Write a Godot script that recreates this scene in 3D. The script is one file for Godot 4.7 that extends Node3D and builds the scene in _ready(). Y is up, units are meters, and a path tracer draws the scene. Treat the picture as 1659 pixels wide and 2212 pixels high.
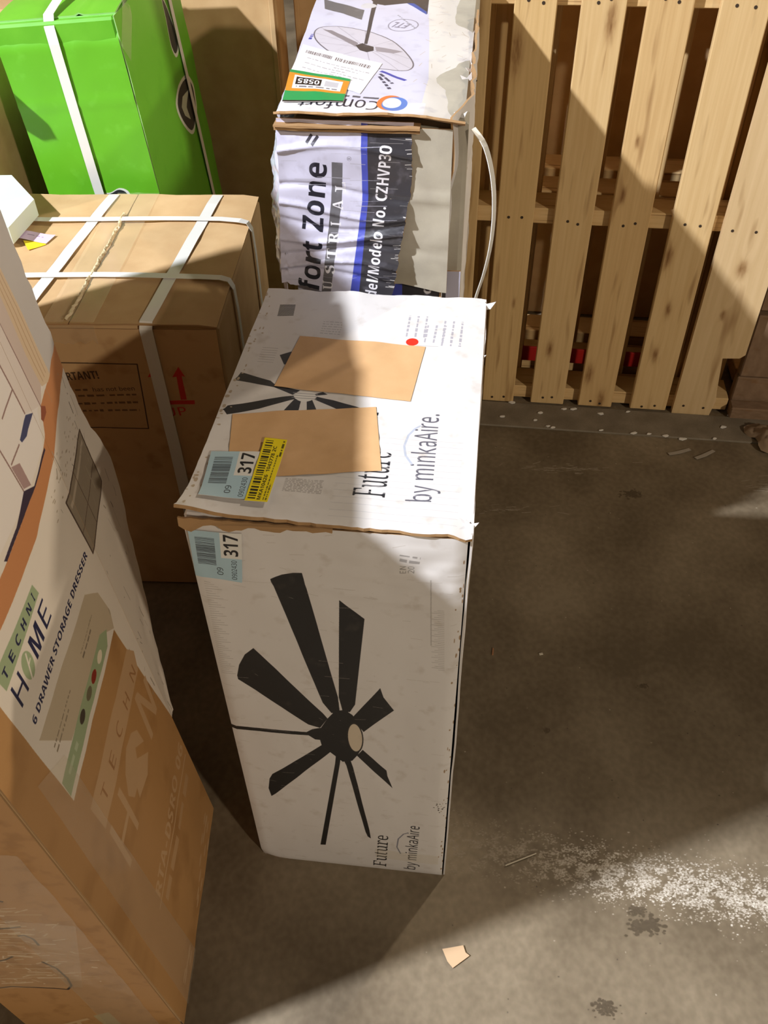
extends Node3D
# A warehouse corner: shipping cartons on a concrete floor with a pallet stood on edge behind them.

const D := {
	"wf_fan0": [0.0904, 0.7425, 0.1046, 0.7507, 0.1182, 0.7552, 0.1282, 0.7566, 0.158, 0.5146, 0.1586, 0.4742, 0.1469, 0.4746, 0.1366, 0.4979],
	"wf_fan1": [0.1691, 0.7135, 0.1773, 0.7042, 0.1881, 0.6934, 0.198, 0.683, 0.1803, 0.5004, 0.1727, 0.4811, 0.1628, 0.4794, 0.1592, 0.5148],
	"wf_fan2": [0.0544, 0.6063, 0.0416, 0.5915, 0.0311, 0.5677, 0.0255, 0.5439, 0.0257, 0.5354, 0.1131, 0.4408, 0.1287, 0.4339, 0.1408, 0.4596, 0.135, 0.4726],
	"wf_fan3": [0.2149, 0.5449, 0.2189, 0.5241, 0.2325, 0.4953, 0.19, 0.4347, 0.1753, 0.4677],
	"wf_fan4": [-0.0018, 0.4191, 0.1089, 0.4208, 0.1177, 0.4296, 0.13, 0.4341, 0.1308, 0.4023, 0.1199, 0.4029, 0.1111, 0.4128, -0.0029, 0.4105],
	"wf_fan5": [0.1286, 0.3894, 0.1401, 0.3735, 0.0456, 0.2335, 0.0387, 0.2249, 0.0367, 0.2495, 0.0413, 0.2792, 0.0473, 0.2945],
	"wf_fan6": [0.1482, 0.3698, 0.1551, 0.3685, 0.1526, 0.3443, 0.1159, 0.0758, 0.1071, 0.0744, 0.1455, 0.343],
	"wf_fan7": [0.1598, 0.351, 0.1685, 0.3579, 0.1719, 0.3372, 0.1913, 0.1455, 0.1931, 0.116, 0.1882, 0.1216, 0.1849, 0.1375, 0.1622, 0.3408],
	"wf_fan8": [0.1873, 0.3871, 0.2208, 0.3357, 0.2221, 0.3196, 0.2295, 0.2865, 0.1786, 0.3701],
	"wf_fan9": [0.1408, 0.4596, 0.1524, 0.4801, 0.1656, 0.4845, 0.1756, 0.4747, 0.1828, 0.4572, 0.1886, 0.432, 0.1876, 0.3973, 0.1801, 0.373, 0.1712, 0.3557, 0.157, 0.3505, 0.1466, 0.3643, 0.1285, 0.3868, 0.1259, 0.4114, 0.13, 0.4341],
	"wf_lens": [0.1775, 0.4169, 0.189, 0.4189, 0.1788, 0.4566],
	"wf_fut": [0.2171, 0.0156, 0.222, 0.1292, 0.1931, 0.0097],
	"wf_by": [0.2674, 0.0168, 0.2723, 0.173, 0.2489, 0.0122],
	"wf_arc": [0.2422, 0.0722, 0.2359, 0.0951, 0.2381, 0.1228, 0.2467, 0.1414, 0.2543, 0.1477],
	"wf_stk": [0.005, 0.8143, 0.066, 0.8147, 0.0571, 0.7353, 0.0009, 0.7371],
	"wf_scale": [0.275, 0.764, 0.2782, 0.6419, 0.2918, 0.7117, 0.2961, 0.5941, 0.0097, 0.7281, 0.0042, 0.5471, 0.2399, 0.7988, 0.2628, 0.7953],
	"wt_fan0": [0.0058, 0.2633, 0.0018, 0.2452, 0.0559, 0.234, 0.0816, 0.2213, 0.0893, 0.2321, 0.0574, 0.2383, 0.0481, 0.2477],
	"wt_fan1": [0.0023, 0.1832, 0.0058, 0.1913, 0.0694, 0.2153, 0.0832, 0.2194, 0.0868, 0.213, 0.0717, 0.2037, 0.0459, 0.1895, 0.0088, 0.1743],
	"wt_fan2": [0.0862, 0.2138, 0.0945, 0.2106, 0.095, 0.1886, 0.0765, 0.1856],
	"wt_fan3": [0.1016, 0.2113, 0.1078, 0.2143, 0.1183, 0.1909, 0.1055, 0.1896],
	"wt_fan4": [0.1105, 0.2154, 0.1131, 0.2212, 0.1345, 0.2158, 0.1695, 0.2048, 0.168, 0.1978, 0.1418, 0.199],
	"wt_fan5": [0.1086, 0.2263, 0.1187, 0.2313, 0.1255, 0.2268, 0.1115, 0.2234],
	"wt_fan6": [0.0478, 0.3079, 0.062, 0.317, 0.0755, 0.2864, 0.0577, 0.2868],
	"wt_fan7": [0.1898, 0.1969, 0.194, 0.1973, 0.1936, 0.1912, 0.191, 0.191],
	"wt_lens": [0.0974, 0.2212, 0.1105, 0.2225, 0.0952, 0.2331],
	"wt_p1": [0.0554, 0.236, 0.2303, 0.2226, 0.2394, 0.3446, 0.0668, 0.3543],
	"wt_p2": [0.0368, 0.0588, 0.2096, 0.0894, 0.1892, 0.2076, 0.0158, 0.175],
	"wt_fut": [0.2182, 0.0468, 0.2182, 0.1214, 0.1953, 0.0444],
	"wt_by": [0.2698, 0.0444, 0.268, 0.2002, 0.2471, 0.0421],
	"wt_arc": [0.2435, 0.1037, 0.2345, 0.118, 0.2313, 0.1348, 0.2342, 0.1563, 0.2409, 0.1696, 0.2473, 0.1757],
	"wt_stk": [0.0154, 0.0214, 0.0694, 0.0239, 0.0656, 0.105, 0.0085, 0.102],
	"wt_yel": [0.067, 0.0206, 0.0924, 0.0208, 0.0936, 0.1287, 0.0664, 0.1295],
	"wt_dot": [0.2205, 0.3552, 0.2269, 0.3558],
	"wt_code": [0.0249, 0.4038, 0.0479, 0.405, 0.0454, 0.4354, 0.0229, 0.4343],
	"wt_txt": [0.2116, 0.3674, 0.2119, 0.4207, 0.2372, 0.3559, 0.239, 0.3987, 0.2608, 0.349, 0.262, 0.4107, 0.2862, 0.3515, 0.2885, 0.4083, 0.0925, 0.3653, 0.1199, 0.3946, 0.0214, 0.2898, 0.0427, 0.3232, 0.1033, 0.0459, 0.1471, 0.0662, 0.1999, 0.0252, 0.2813, 0.1092],
	"cf_out": [0.002, 1.0542, 0.1136, 1.0562, 0.1804, 1.0506, 0.1821, 0.9861, 0.1765, 0.9538, 0.1626, 0.8787, 0.1539, 0.7874, 0.1191, 0.7931, 0.0867, 0.8036, 0.0287, 0.8177, -0.0124, 0.8206, -0.0111, 0.9263, -0.0033, 0.9882],
	"cf_black": [0.1211, 1.0546, 0.187, 1.0508, 0.1908, 0.7868, 0.1013, 0.7824, 0.1058, 0.8236, 0.1206, 0.9519],
	"cf_blue": [0.1126, 1.0553, 0.1215, 1.0546, 0.121, 0.9519, 0.1062, 0.8236, 0.1017, 0.7824, 0.087, 0.7817, 0.1126, 0.9516],
	"cf_bar": [0.0715, 1.0052, 0.0867, 1.0047, 0.0834, 0.9506, 0.0606, 0.8048, 0.0464, 0.8042, 0.0682, 0.95],
	"cf_ind": [0.0584, 0.7704, 0.0842, 0.983, 0.0482, 0.7699],
	"cf_zone": [0.0328, 0.7283, 0.0645, 1.002, 0.0122, 0.7273],
	"cf_model": [0.128, 0.78, 0.1553, 1.0277, 0.1126, 0.7793],
	"cf_sl": [0.0375, 1.0291, 0.045, 1.0396, 0.0452, 1.0274, 0.0536, 1.038],
	"ct_fan": [-0.0106, 0.3683, -0.005, 0.3995, 0.0226, 0.405, 0.0726, 0.3809, 0.1214, 0.3318, 0.1599, 0.2444, 0.1635, 0.1996, 0.1455, 0.189, 0.1021, 0.2019, 0.0444, 0.2504, 0.0032, 0.3173],
	"ct_b1": [0.0003, 0.3881, 0.0166, 0.3814, 0.0692, 0.3142, 0.067, 0.2964, 0.0536, 0.3133],
	"ct_b2": [0.0983, 0.2948, 0.1442, 0.277, 0.1302, 0.2625, 0.1031, 0.271],
	"ct_hub": [0.0661, 0.3034, 0.0759, 0.3146, 0.0961, 0.2947, 0.0984, 0.2741, 0.0881, 0.268, 0.0757, 0.2795],
	"ct_pole": [0.0658, 0.5637, 0.0744, 0.5641, 0.0841, 0.3116, 0.079, 0.3113],
	"ct_motor": [0.0541, 0.5813, 0.1655, 0.5874, 0.1687, 0.4824, 0.1288, 0.5403, 0.0898, 0.5311, 0.0708, 0.5459],
	"ct_blue": [0.1287, 0.5421, 0.1412, 0.541, 0.1667, 0.4949, 0.1678, 0.4782],
	"ct_tag": [-0.0246, 0.5678, 0.0577, 0.4972, 0.0598, 0.4391, -0.014, 0.506],
	"ct_etl": [0.1368, 0.3886, 0.1053, 0.4139, 0.1375, 0.381],
	"ct_label": [-0.0203, 0.3087, 0.1134, 0.2154, 0.1249, 0.0793, 0.0796, 0.0707, -0.0052, 0.1823],
	"ct_stk": [-0.0037, 0.0433, 0.0809, 0.0464, 0.0792, 0.1421, -0.0168, 0.1816],
	"ct_comf": [0.1258, 0.0711, 0.0769, 0.076, 0.1289, 0.0418],
	"ct_logo": [0.1458, 0.0563, 0.1584, 0.0571, 0.1441, 0.074],
	"ct_blueln": [0.1188, 0.1842, 0.1595, 0.1474, 0.1191, 0.1719, 0.1426, 0.1316, 0.1397, 0.1198],
	"ct_edge": [0.1708, 0.1334, 0.1667, 0.3274, 0.1617, 0.569, -0.022, 0.5588, -0.022, 0.1812, 0.1772, 0.004, 0.2307, 0.1433, 0.1885, 0.1703],
	"tf_rect": [0.3092, 0.6075, 0.1541, 0.6072, 0.1628, 0.4586, 0.317, 0.4589],
	"tf_imp": [0.3403, 0.5648, 0.2308, 0.5742, 0.3354, 0.582],
	"tf_l0": [0.3167, 0.5459, 0.1704, 0.5522],
	"tf_l1": [0.3204, 0.5321, 0.17, 0.5386],
	"tf_l2": [0.3254, 0.5141, 0.1705, 0.5208],
	"tf_l3": [0.3232, 0.498, 0.171, 0.5028],
	"tf_arrow": [0.0802, 0.6017, 0.0713, 0.5805, 0.0773, 0.5823, 0.0768, 0.5292, 0.0884, 0.5274, 0.0871, 0.5803, 0.0952, 0.579],
	"tf_bar": [0.1212, 0.5245, 0.0625, 0.5279, 0.0633, 0.5187, 0.1202, 0.5157],
	"tf_up": [0.122, 0.4883, 0.082, 0.4923, 0.1202, 0.5085],
	"tt_straps": [0.3117, 0.5038, 0.3477, 0.0858, 0.0878, 0.5068, 0.1245, 0.0094],
	"tt_cross": [0.4788, 0.3646, 0.3057, 0.3981, 0.09, 0.3974, -0.01, 0.3721, 0.391, 0.1672, 0.1784, 0.1698, 0.0278, 0.1471, -0.004, 0.129],
	"tf_strap": [0.1233, 0.6824, 0.1241, 0.5928, 0.1233, 0.4956, 0.1317, 0.2976],
	"tt_tape": [0.2733, 0.5001, 0.2099, 0.5009, 0.2167, 0.002, 0.2892, 0.0005, 0.2397, 0.5005, 0.2499, 0.0013],
	"tt_note": [0.4524, 0.2981, 0.3882, 0.2827, 0.3801, 0.3175, 0.4418, 0.329],
	"tt_yn": [0.4356, 0.2897, 0.4157, 0.2561, 0.3885, 0.2812, 0.3975, 0.2954],
	"tt_corners": [0.002, 0.0004, -0.012, 0.5133],
	"tr_strap": [0.453, 0.6306, 0.4573, 0.4967, 0.1812, 0.6391, 0.1874, 0.5392],
	"gf_strap": [0.1158, 0.978, 0.1183, 0.8335, 0.1211, 0.6396],
	"gf_corners": [0.246, 0.9932, 0.2478, 0.6332, -0.004, 0.6481, 0.0005, 0.8426, 0.0194, 0.9906],
	"gr_rear": [0.4831, 0.9036, 0.5258, 0.4013],
	"gr_strap": [0.3611, 0.8204, 0.3802, 0.76, 0.3941, 0.6438, 0.3866, 0.4659],
	"gr_leaf": [0.3482, 0.937, 0.366, 0.922, 0.3877, 0.8691, 0.3871, 0.8318, 0.3541, 0.8225, 0.3385, 0.8495, 0.345, 0.8953],
	"gr_logo": [0.3932, 0.7539, 0.4341, 0.7263, 0.4334, 0.6975, 0.4184, 0.6691, 0.3647, 0.6462, 0.3263, 0.6584, 0.2842, 0.7008, 0.2784, 0.7348, 0.3251, 0.7544],
	"gr_logo2": [0.3955, 0.7289, 0.33, 0.7329, 0.3036, 0.718, 0.3154, 0.6935, 0.3593, 0.6693, 0.346, 0.703, 0.3732, 0.7181],
	"gf_blob": [0.1015, 0.6407, 0.1164, 0.6498, 0.1404, 0.6504, 0.1628, 0.6589, 0.1805, 0.6519, 0.1846, 0.6318, 0.1789, 0.612, 0.0939, 0.617],
	"gf_crease": [0.0359, 0.844, 0.2374, 0.8344],
	"ta_green": [0.1019, 0.615, 0.2484, 0.6269, 0.2586, 0.6162, 0.2667, 0.5988, 0.1252, 0.5765],
	"ta_beige": [0.062, 0.6808, 0.2666, 0.679, 0.2944, 0.6508, 0.3025, 0.6051, 0.2932, 0.5791, 0.269, 0.6005, 0.1051, 0.6097],
	"ta_dots": [0.2325, 0.6088, 0.2023, 0.6069, 0.1776, 0.6082, 0.1446, 0.6008],
	"ta_bar": [0.0629, 0.7707, 0.187, 0.7754, 0.1829, 0.7939, 0.0584, 0.8008],
	"ta_tech": [0.0735, 0.7775, 0.1803, 0.7804, 0.0762, 0.7868],
	"ta_home": [0.0664, 0.7312, 0.19, 0.7351, 0.0648, 0.765],
	"ta_title": [0.0697, 0.6948, 0.3101, 0.7071, 0.0697, 0.7087],
	"ta_leaf": [0.0953, 0.7602, 0.1056, 0.7634, 0.1177, 0.7586, 0.1254, 0.7501, 0.1223, 0.7445, 0.1125, 0.75, 0.119, 0.7371, 0.1124, 0.7322, 0.0994, 0.7335, 0.0928, 0.7459],
	"ta_wm": [0.1154, 0.7616, 0.0943, 0.7439, 0.1018, 0.7331, 0.1197, 0.7539],
	"ta_orange": [0.0897, 0.8188, 0.1722, 0.8165, 0.2338, 0.8177, 0.3089, 0.8351, 0.3685, 0.8481, 0.4087, 0.856, 0.435, 0.8679, 0.4379, 0.8814, 0.4103, 0.8936, 0.3911, 0.9001, 0.3661, 0.8949, 0.3417, 0.8731, 0.3228, 0.8656, 0.27, 0.8547, 0.2293, 0.8543, 0.172, 0.8505, 0.1166, 0.8501],
	"ta_shadow": [0.3268, 0.8653, 0.3265, 0.8617, 0.2728, 0.8537, 0.2275, 0.8529, 0.1648, 0.8504, 0.1604, 0.8552, 0.207, 0.8577, 0.249, 0.8694, 0.2718, 0.8561],
	"ta_side": [0.2485, 0.9041, 0.2662, 0.8945, 0.2672, 0.8619, 0.251, 0.8709],
	"ta_handle": [0.3357, 0.9078, 0.3207, 0.9166, 0.287, 0.909, 0.2887, 0.9043, 0.304, 0.9008],
	"ta_lines": [0.3567, 0.9934, 0.3651, 0.8941, 0.3153, 1.0002, 0.3206, 0.9181, 0.2432, 0.9438, 0.249, 0.8694, 0.3191, 0.9528, 0.2749, 0.9469, 0.2824, 0.907, 0.2503, 0.9054],
	"ta_foot": [0.3661, 0.8949, 0.3784, 0.8854, 0.3735, 0.88, 0.353, 0.8816, 0.35, 0.8878],
	"ta_trim": [0.4065, 0.968, 0.4251, 0.9561, 0.4331, 0.8925, 0.416, 0.8925, 0.3941, 0.9024],
	"ta_trim2": [0.3909, 0.978, 0.4088, 0.9666, 0.3958, 0.9071, 0.3661, 0.8949, 0.3646, 0.9137],
	"ta_pic": [0.4546, 0.79, 0.3188, 0.7859, 0.3257, 0.6909, 0.4574, 0.6975],
	"ta_scuff": [0.4189, 0.8673, 0.4324, 0.8508, 0.3475, 0.8253, 0.3243, 0.8294, 0.3221, 0.8346],
	"ta_hb": [0.0713, 0.5134, 0.2271, 0.5228, 0.2792, 0.5257, 0.3045, 0.4751, 0.2584, 0.4766, 0.0734, 0.4572],
	"ta_ht": [0.1128, 0.4713, 0.3248, 0.4889, 0.1101, 0.5101],
	"ta_H": [0.13, 0.4462, 0.127, 0.3513, 0.0814, 0.4408, 0.0755, 0.3511, 0.125, 0.3976, 0.0842, 0.3936],
	"ta_O": [0.142, 0.4093, 0.1599, 0.4339, 0.1911, 0.4493, 0.2166, 0.4447, 0.2331, 0.4266, 0.2349, 0.3939, 0.21, 0.4175, 0.2008, 0.4047, 0.2314, 0.3706, 0.2036, 0.3555, 0.1623, 0.3653, 0.1682, 0.3825, 0.1528, 0.3851],
	"ta_M": [0.2689, 0.4576, 0.258, 0.3668, 0.272, 0.4531, 0.2985, 0.3715, 0.2985, 0.3715, 0.3221, 0.424],
	"ta_rta": [0.0887, 0.2075, 0.3264, 0.2304, 0.0797, 0.2484],
	"ta_rta2": [0.1616, 0.1647, 0.302, 0.1792, 0.0959, 0.1705, 0.3138, 0.2225],
	"ta_flap": [0.4448, 1.0789, 0.4472, 0.8937, 0.4625, 0.7807, 0.4863, 0.6508, 0.4032, 0.3656, 0.3201, 0.3091, 0.3223, 0.3942, 0.2918, 0.5783],
	"tb_scr1": [0.1382, 0.4763, 0.1203, 0.4817, 0.0975, 0.4828, 0.0917, 0.4777],
	"tb_scr2": [0.1538, 0.4281, 0.1478, 0.4154, 0.1368, 0.4019, 0.0988, 0.4045],
	"tb_scr3": [0.1639, 0.3968, 0.1362, 0.4039],
	"tb_scr4": [0.1155, 0.2873, 0.1046, 0.2597, 0.1025, 0.2247, 0.1073, 0.1943, 0.1185, 0.1771, 0.1545, 0.1868, 0.1898, 0.1979, 0.2299, 0.1932],
	"tb_scr5": [0.1985, 0.29, 0.1784, 0.29, 0.1599, 0.2972, 0.1469, 0.3073],
	"tb_scr6": [0.1136, 0.3763, 0.1047, 0.3774, 0.0981, 0.3639, 0.0988, 0.3423],
	"tb_tape": [0.1599, 0.4599, 0.048, 0.412, 0.0477, 0.3581, 0.0963, 0.234, 0.1199, 0.2011, 0.2451, 0.2056],
	"tb_pale": [0.1197, 0.0603, 0.0916, 0.0749, 0.0863, -0.0539, 0.1117, -0.0507],
	"tb_H": [0.1762, 0.0301, 0.1306, 0.0494, 0.1773, -0.0018, 0.1304, 0.0244, 0.1497, 0.0394, 0.1514, 0.0079],
	"fl_chips": [0.364, -1.975, 0.503, -1.942, 0.529, -1.941, 0.601, -1.918, 0.675, -1.925, 0.416, -1.894, 0.329, -1.913, 0.435, -1.927, 0.447, -1.867, 0.459, -1.861, 0.588, -1.846, 0.673, -1.832, 0.712, -1.827, 0.754, -1.818, 0.798, -1.809, 0.88, -1.803, 0.976, -1.894, 0.916, -1.851, 0.951, -1.903],
	"fl_strips": [0.776, -1.751, 0.84, -1.738]}

var font_cache := {}
var text_cache := {}
var nz := FastNoiseLite.new()
var names := {}
var M := {}

# ------------------------------------------------------------------ drawing flat print
class Canvas:
	var im: Image
	var w: float
	var h: float
	var W: int
	var H: int
	var host
	var o := Vector2.ZERO
	func _init(host_, w_: float, h_: float, ppm: float, bg: Color, origin := Vector2.ZERO):
		host = host_; w = w_; h = h_; o = origin
		W = int(w * ppm) * 2; H = int(h * ppm) * 2
		im = Image.create(W, H, false, Image.FORMAT_RGBA8)
		im.fill(bg)
	func P(q: Vector2) -> Vector2:
		return Vector2((q.x - o.x) / w * W, (1.0 - (q.y - o.y) / h) * H)
	func tri(a: Vector2, b: Vector2, c: Vector2, col: Color):
		var y0 := int(ceil(min(a.y, b.y, c.y) - 0.5)); var y1 := int(floor(max(a.y, b.y, c.y) - 0.5))
		for y in range(max(y0, 0), min(y1, H - 1) + 1):
			var yy := y + 0.5
			var lo := 1e9; var hi := -1e9
			for e in [[a, b], [b, c], [c, a]]:
				var p: Vector2 = e[0]; var q: Vector2 = e[1]
				if (p.y <= yy and q.y > yy) or (q.y <= yy and p.y > yy):
					var x: float = p.x + (yy - p.y) / (q.y - p.y) * (q.x - p.x)
					lo = min(lo, x); hi = max(hi, x)
			if hi > lo:
				var x0 := int(round(lo)); var x1 := int(round(hi))
				if x1 > x0:
					im.fill_rect(Rect2i(x0, y, x1 - x0, 1), col)
	func poly(pts: PackedVector2Array, col: Color):
		var q := PackedVector2Array()
		for p in pts: q.append(P(p))
		var ix := Geometry2D.triangulate_polygon(q)
		for i in range(0, ix.size(), 3):
			tri(q[ix[i]], q[ix[i + 1]], q[ix[i + 2]], col)
	func rect(u: float, v: float, uw: float, vh: float, col: Color):
		poly(PackedVector2Array([Vector2(u, v), Vector2(u + uw, v), Vector2(u + uw, v + vh), Vector2(u, v + vh)]), col)
	func line(a: Vector2, b: Vector2, t: float, col: Color):
		var n := (b - a).orthogonal().normalized() * t * 0.5
		poly(PackedVector2Array([a + n, b + n, b - n, a - n]), col)
	func path(pts: PackedVector2Array, t: float, col: Color):
		for i in pts.size() - 1:
			line(pts[i], pts[i + 1], t, col)
			if i > 0: ellipse(pts[i], t * 0.5, t * 0.5, col, 10)
	func ellipse(c: Vector2, rx: float, ry: float, col: Color, n := 28):
		var q := PackedVector2Array()
		for i in n: q.append(c + Vector2(rx * cos(TAU * i / n), ry * sin(TAU * i / n)))
		poly(q, col)
	func text(s: String, f: String, p0: Vector2, p1: Vector2, cap: float, col: Color):
		var t = host.text_tris(s, f)
		var v: PackedVector2Array = t[0]
		var ax := p1 - p0
		var up := Vector2(-ax.y, ax.x).normalized() * cap
		var q := PackedVector2Array()
		for p in v: q.append(P(p0 + ax * p.x + up * p.y))
		for i in range(0, q.size(), 3): tri(q[i], q[i + 1], q[i + 2], col)
	func smalltext(p0: Vector2, p1: Vector2, t: float, col: Color, seed_: int):
		var r := RandomNumberGenerator.new(); r.seed = seed_
		var x := 0.0; var L := p0.distance_to(p1)
		while x < L:
			var n := r.randf_range(0.8, 3.0) * t
			line(p0.lerp(p1, x / L), p0.lerp(p1, min(1.0, (x + n) / L)), t * r.randf_range(0.6, 1.0), col)
			x += n + t * r.randf_range(0.5, 0.9)
	func bars(u: float, v: float, uw: float, vh: float, col: Color, seed_: int, across := true):
		var r := RandomNumberGenerator.new(); r.seed = seed_
		var x := 0.0; var L := uw if across else vh
		while x < L:
			var n := L * r.randf_range(0.008, 0.035)
			if across: rect(u + x, v, min(n, L - x), vh, col)
			else: rect(u, v + x, uw, min(n, L - x), col)
			x += n + L * r.randf_range(0.01, 0.03)
	func grime(seed_: int, freq: float, col: Color, amount: float, cut: float):
		# dirt patches and fibres with an outline of their own, blended over the print
		var n := FastNoiseLite.new(); n.seed = seed_; n.frequency = freq; n.fractal_octaves = 5
		var gw := 256; var gh := int(256.0 * H / W)
		var g := Image.create(gw, gh, false, Image.FORMAT_RGBA8)
		for y in gh:
			for x in gw:
				var k := clampf((n.get_noise_2d(x, y) - cut) * 2.2, 0.0, 1.0) * amount
				g.set_pixel(x, y, Color(col.r, col.g, col.b, k))
		g.resize(W, H, Image.INTERPOLATE_BILINEAR)
		im.blend_rect(g, Rect2i(0, 0, W, H), Vector2i.ZERO)
	func tex() -> ImageTexture:
		im.resize(W / 2, H / 2, Image.INTERPOLATE_BILINEAR)
		return ImageTexture.create_from_image(im)

func font(n: String) -> SystemFont:
	if not font_cache.has(n):
		var f := SystemFont.new()
		f.font_names = PackedStringArray(["Droid Serif" if n.begins_with("serif") else "Droid Sans"])
		f.font_weight = 700 if n.ends_with("bold") else 400
		font_cache[n] = f
	return font_cache[n]

func raw_text(s: String, f: String) -> PackedVector3Array:
	var t := TextMesh.new()
	t.font = font(f); t.text = s; t.font_size = 64; t.pixel_size = 0.01; t.depth = 0.0
	t.horizontal_alignment = HORIZONTAL_ALIGNMENT_LEFT
	var a := t.get_mesh_arrays()
	var vs: PackedVector3Array = a[Mesh.ARRAY_VERTEX]
	if a[Mesh.ARRAY_INDEX] != null and a[Mesh.ARRAY_INDEX].size() > 0:
		var outv := PackedVector3Array()
		for i in a[Mesh.ARRAY_INDEX]: outv.append(vs[i])
		return outv
	return vs

func text_tris(s: String, f: String) -> Array:
	# triangles of a line of text: x from 0 to 1 along the line, y from 0 on the baseline to 1 at cap height
	var key := s + "|" + f
	if not text_cache.has(key):
		var hv := raw_text("H", f)
		var b := 1e9; var c := -1e9
		for p in hv: b = min(b, p.y); c = max(c, p.y)
		var v := raw_text(s, f)
		var x0 := 1e9; var x1 := -1e9
		for p in v: x0 = min(x0, p.x); x1 = max(x1, p.x)
		var q := PackedVector2Array()
		for p in v: q.append(Vector2((p.x - x0) / (x1 - x0), (p.y - b) / (c - b)))
		text_cache[key] = [q]
	return text_cache[key]

func pts(n: String) -> PackedVector2Array:
	var a: Array = D[n]
	var q := PackedVector2Array()
	for i in range(0, a.size(), 2): q.append(Vector2(a[i], a[i + 1]))
	return q

func smooth(n: String, steps := 5) -> PackedVector2Array:
	# a closed outline through the given points, rounded
	var q := pts(n); var o := PackedVector2Array(); var k := q.size()
	for i in k:
		for j in steps:
			o.append(q[i].cubic_interpolate(q[(i + 1) % k], q[(i + k - 1) % k], q[(i + 2) % k], float(j) / steps))
	return o

# ------------------------------------------------------------------ meshes
func quad(st: SurfaceTool, a: Vector3, b: Vector3, c: Vector3, d: Vector3, n: Vector3, uv := [Vector2(0, 1), Vector2(1, 1), Vector2(1, 0), Vector2(0, 0)]):
	# a b c d run counter-clockwise seen from outside
	var v := [a, b, c, d]
	for i in [0, 2, 1, 0, 3, 2]:
		st.set_normal(n); st.set_uv(uv[i]); st.add_vertex(v[i])

func rbox(c: Vector3, s: Vector3, bevel := 0.003, st: SurfaceTool = null) -> SurfaceTool:
	if st == null:
		st = SurfaceTool.new(); st.begin(Mesh.PRIMITIVE_TRIANGLES)
	var hs := s * 0.5
	bevel = min(bevel, hs.x * 0.6, hs.y * 0.6, hs.z * 0.6)
	var i := hs - Vector3.ONE * bevel
	for ax in 3:
		for sg in [-1.0, 1.0]:
			var n := Vector3.ZERO; n[ax] = sg
			var u := Vector3.ZERO; var v := Vector3.ZERO
			if ax == 0: u = Vector3(0, 0, -sg); v = Vector3(0, 1, 0)
			elif ax == 1: u = Vector3(1, 0, 0); v = Vector3(0, 0, -sg)
			else: u = Vector3(sg, 0, 0); v = Vector3(0, 1, 0)
			var o := c + n * hs[ax]
			var iu := u * absf(i.dot(u.abs())); var iv := v * absf(i.dot(v.abs()))
			quad(st, o - iu - iv, o + iu - iv, o + iu + iv, o - iu + iv, n)
	for ax in 3:
		var a1 := (ax + 1) % 3; var a2 := (ax + 2) % 3
		for s1 in [-1.0, 1.0]:
			for s2 in [-1.0, 1.0]:
				var p := c; var q := c
				p[a1] += s1 * hs[a1]; p[a2] += s2 * i[a2]
				q[a1] += s1 * i[a1]; q[a2] += s2 * hs[a2]
				var e := Vector3.ZERO; e[ax] = i[ax]
				var n := Vector3.ZERO; n[a1] = s1; n[a2] = s2
				n = n.normalized()
				if s1 * s2 > 0: quad(st, p - e, q - e, q + e, p + e, n)
				else: quad(st, q - e, p - e, p + e, q + e, n)
	for sx in [-1.0, 1.0]:
		for sy in [-1.0, 1.0]:
			for sz in [-1.0, 1.0]:
				var a := c + Vector3(sx * hs.x, sy * i.y, sz * i.z)
				var b := c + Vector3(sx * i.x, sy * hs.y, sz * i.z)
				var d := c + Vector3(sx * i.x, sy * i.y, sz * hs.z)
				var n := Vector3(sx, sy, sz).normalized()
				var tr := [a, d, b] if sx * sy * sz > 0 else [a, b, d]
				for p in tr:
					st.set_normal(n); st.set_uv(Vector2(0.5, 0.5)); st.add_vertex(p)
	return st

func prism(poly: PackedVector2Array, depth: float, wob := 0.0) -> SurfaceTool:
	# a flat outline in x and y given a thickness along z (0 to -depth)
	var st := SurfaceTool.new(); st.begin(Mesh.PRIMITIVE_TRIANGLES)
	if Geometry2D.is_polygon_clockwise(poly): poly.reverse()
	var lo := Vector2(1e9, 1e9); var hi := -lo
	for p in poly: lo = lo.min(p); hi = hi.max(p)
	var ix := Geometry2D.triangulate_polygon(poly)
	for sgn in [1, -1]:
		for k in range(0, ix.size(), 3):
			var t := [ix[k], ix[k + 1], ix[k + 2]]
			var ar := (poly[t[1]] - poly[t[0]]).cross(poly[t[2]] - poly[t[0]])
			if (ar > 0) == (sgn > 0): t.reverse()
			for j in t:
				var p := poly[j]
				st.set_normal(Vector3(0, 0, sgn)); st.set_uv(Vector2((p.x - lo.x) / (hi.x - lo.x), 1.0 - (p.y - lo.y) / (hi.y - lo.y)))
				st.add_vertex(Vector3(p.x, p.y, (0.0 if sgn > 0 else -depth) + wob * sin(p.x * 310.0 + p.y * 170.0)))
	for k in poly.size():
		var p := poly[k]; var q := poly[(k + 1) % poly.size()]
		var n2 := (q - p).orthogonal().normalized()
		var wp := wob * sin(p.x * 310.0 + p.y * 170.0); var wq := wob * sin(q.x * 310.0 + q.y * 170.0)
		quad(st, Vector3(p.x, p.y, -depth + wp), Vector3(q.x, q.y, -depth + wq), Vector3(q.x, q.y, wq), Vector3(p.x, p.y, wp), Vector3(n2.x, n2.y, 0) if Vector2(n2.x, n2.y).dot((q - p).orthogonal()) > 0 else Vector3(-n2.x, -n2.y, 0))
	return st

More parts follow.
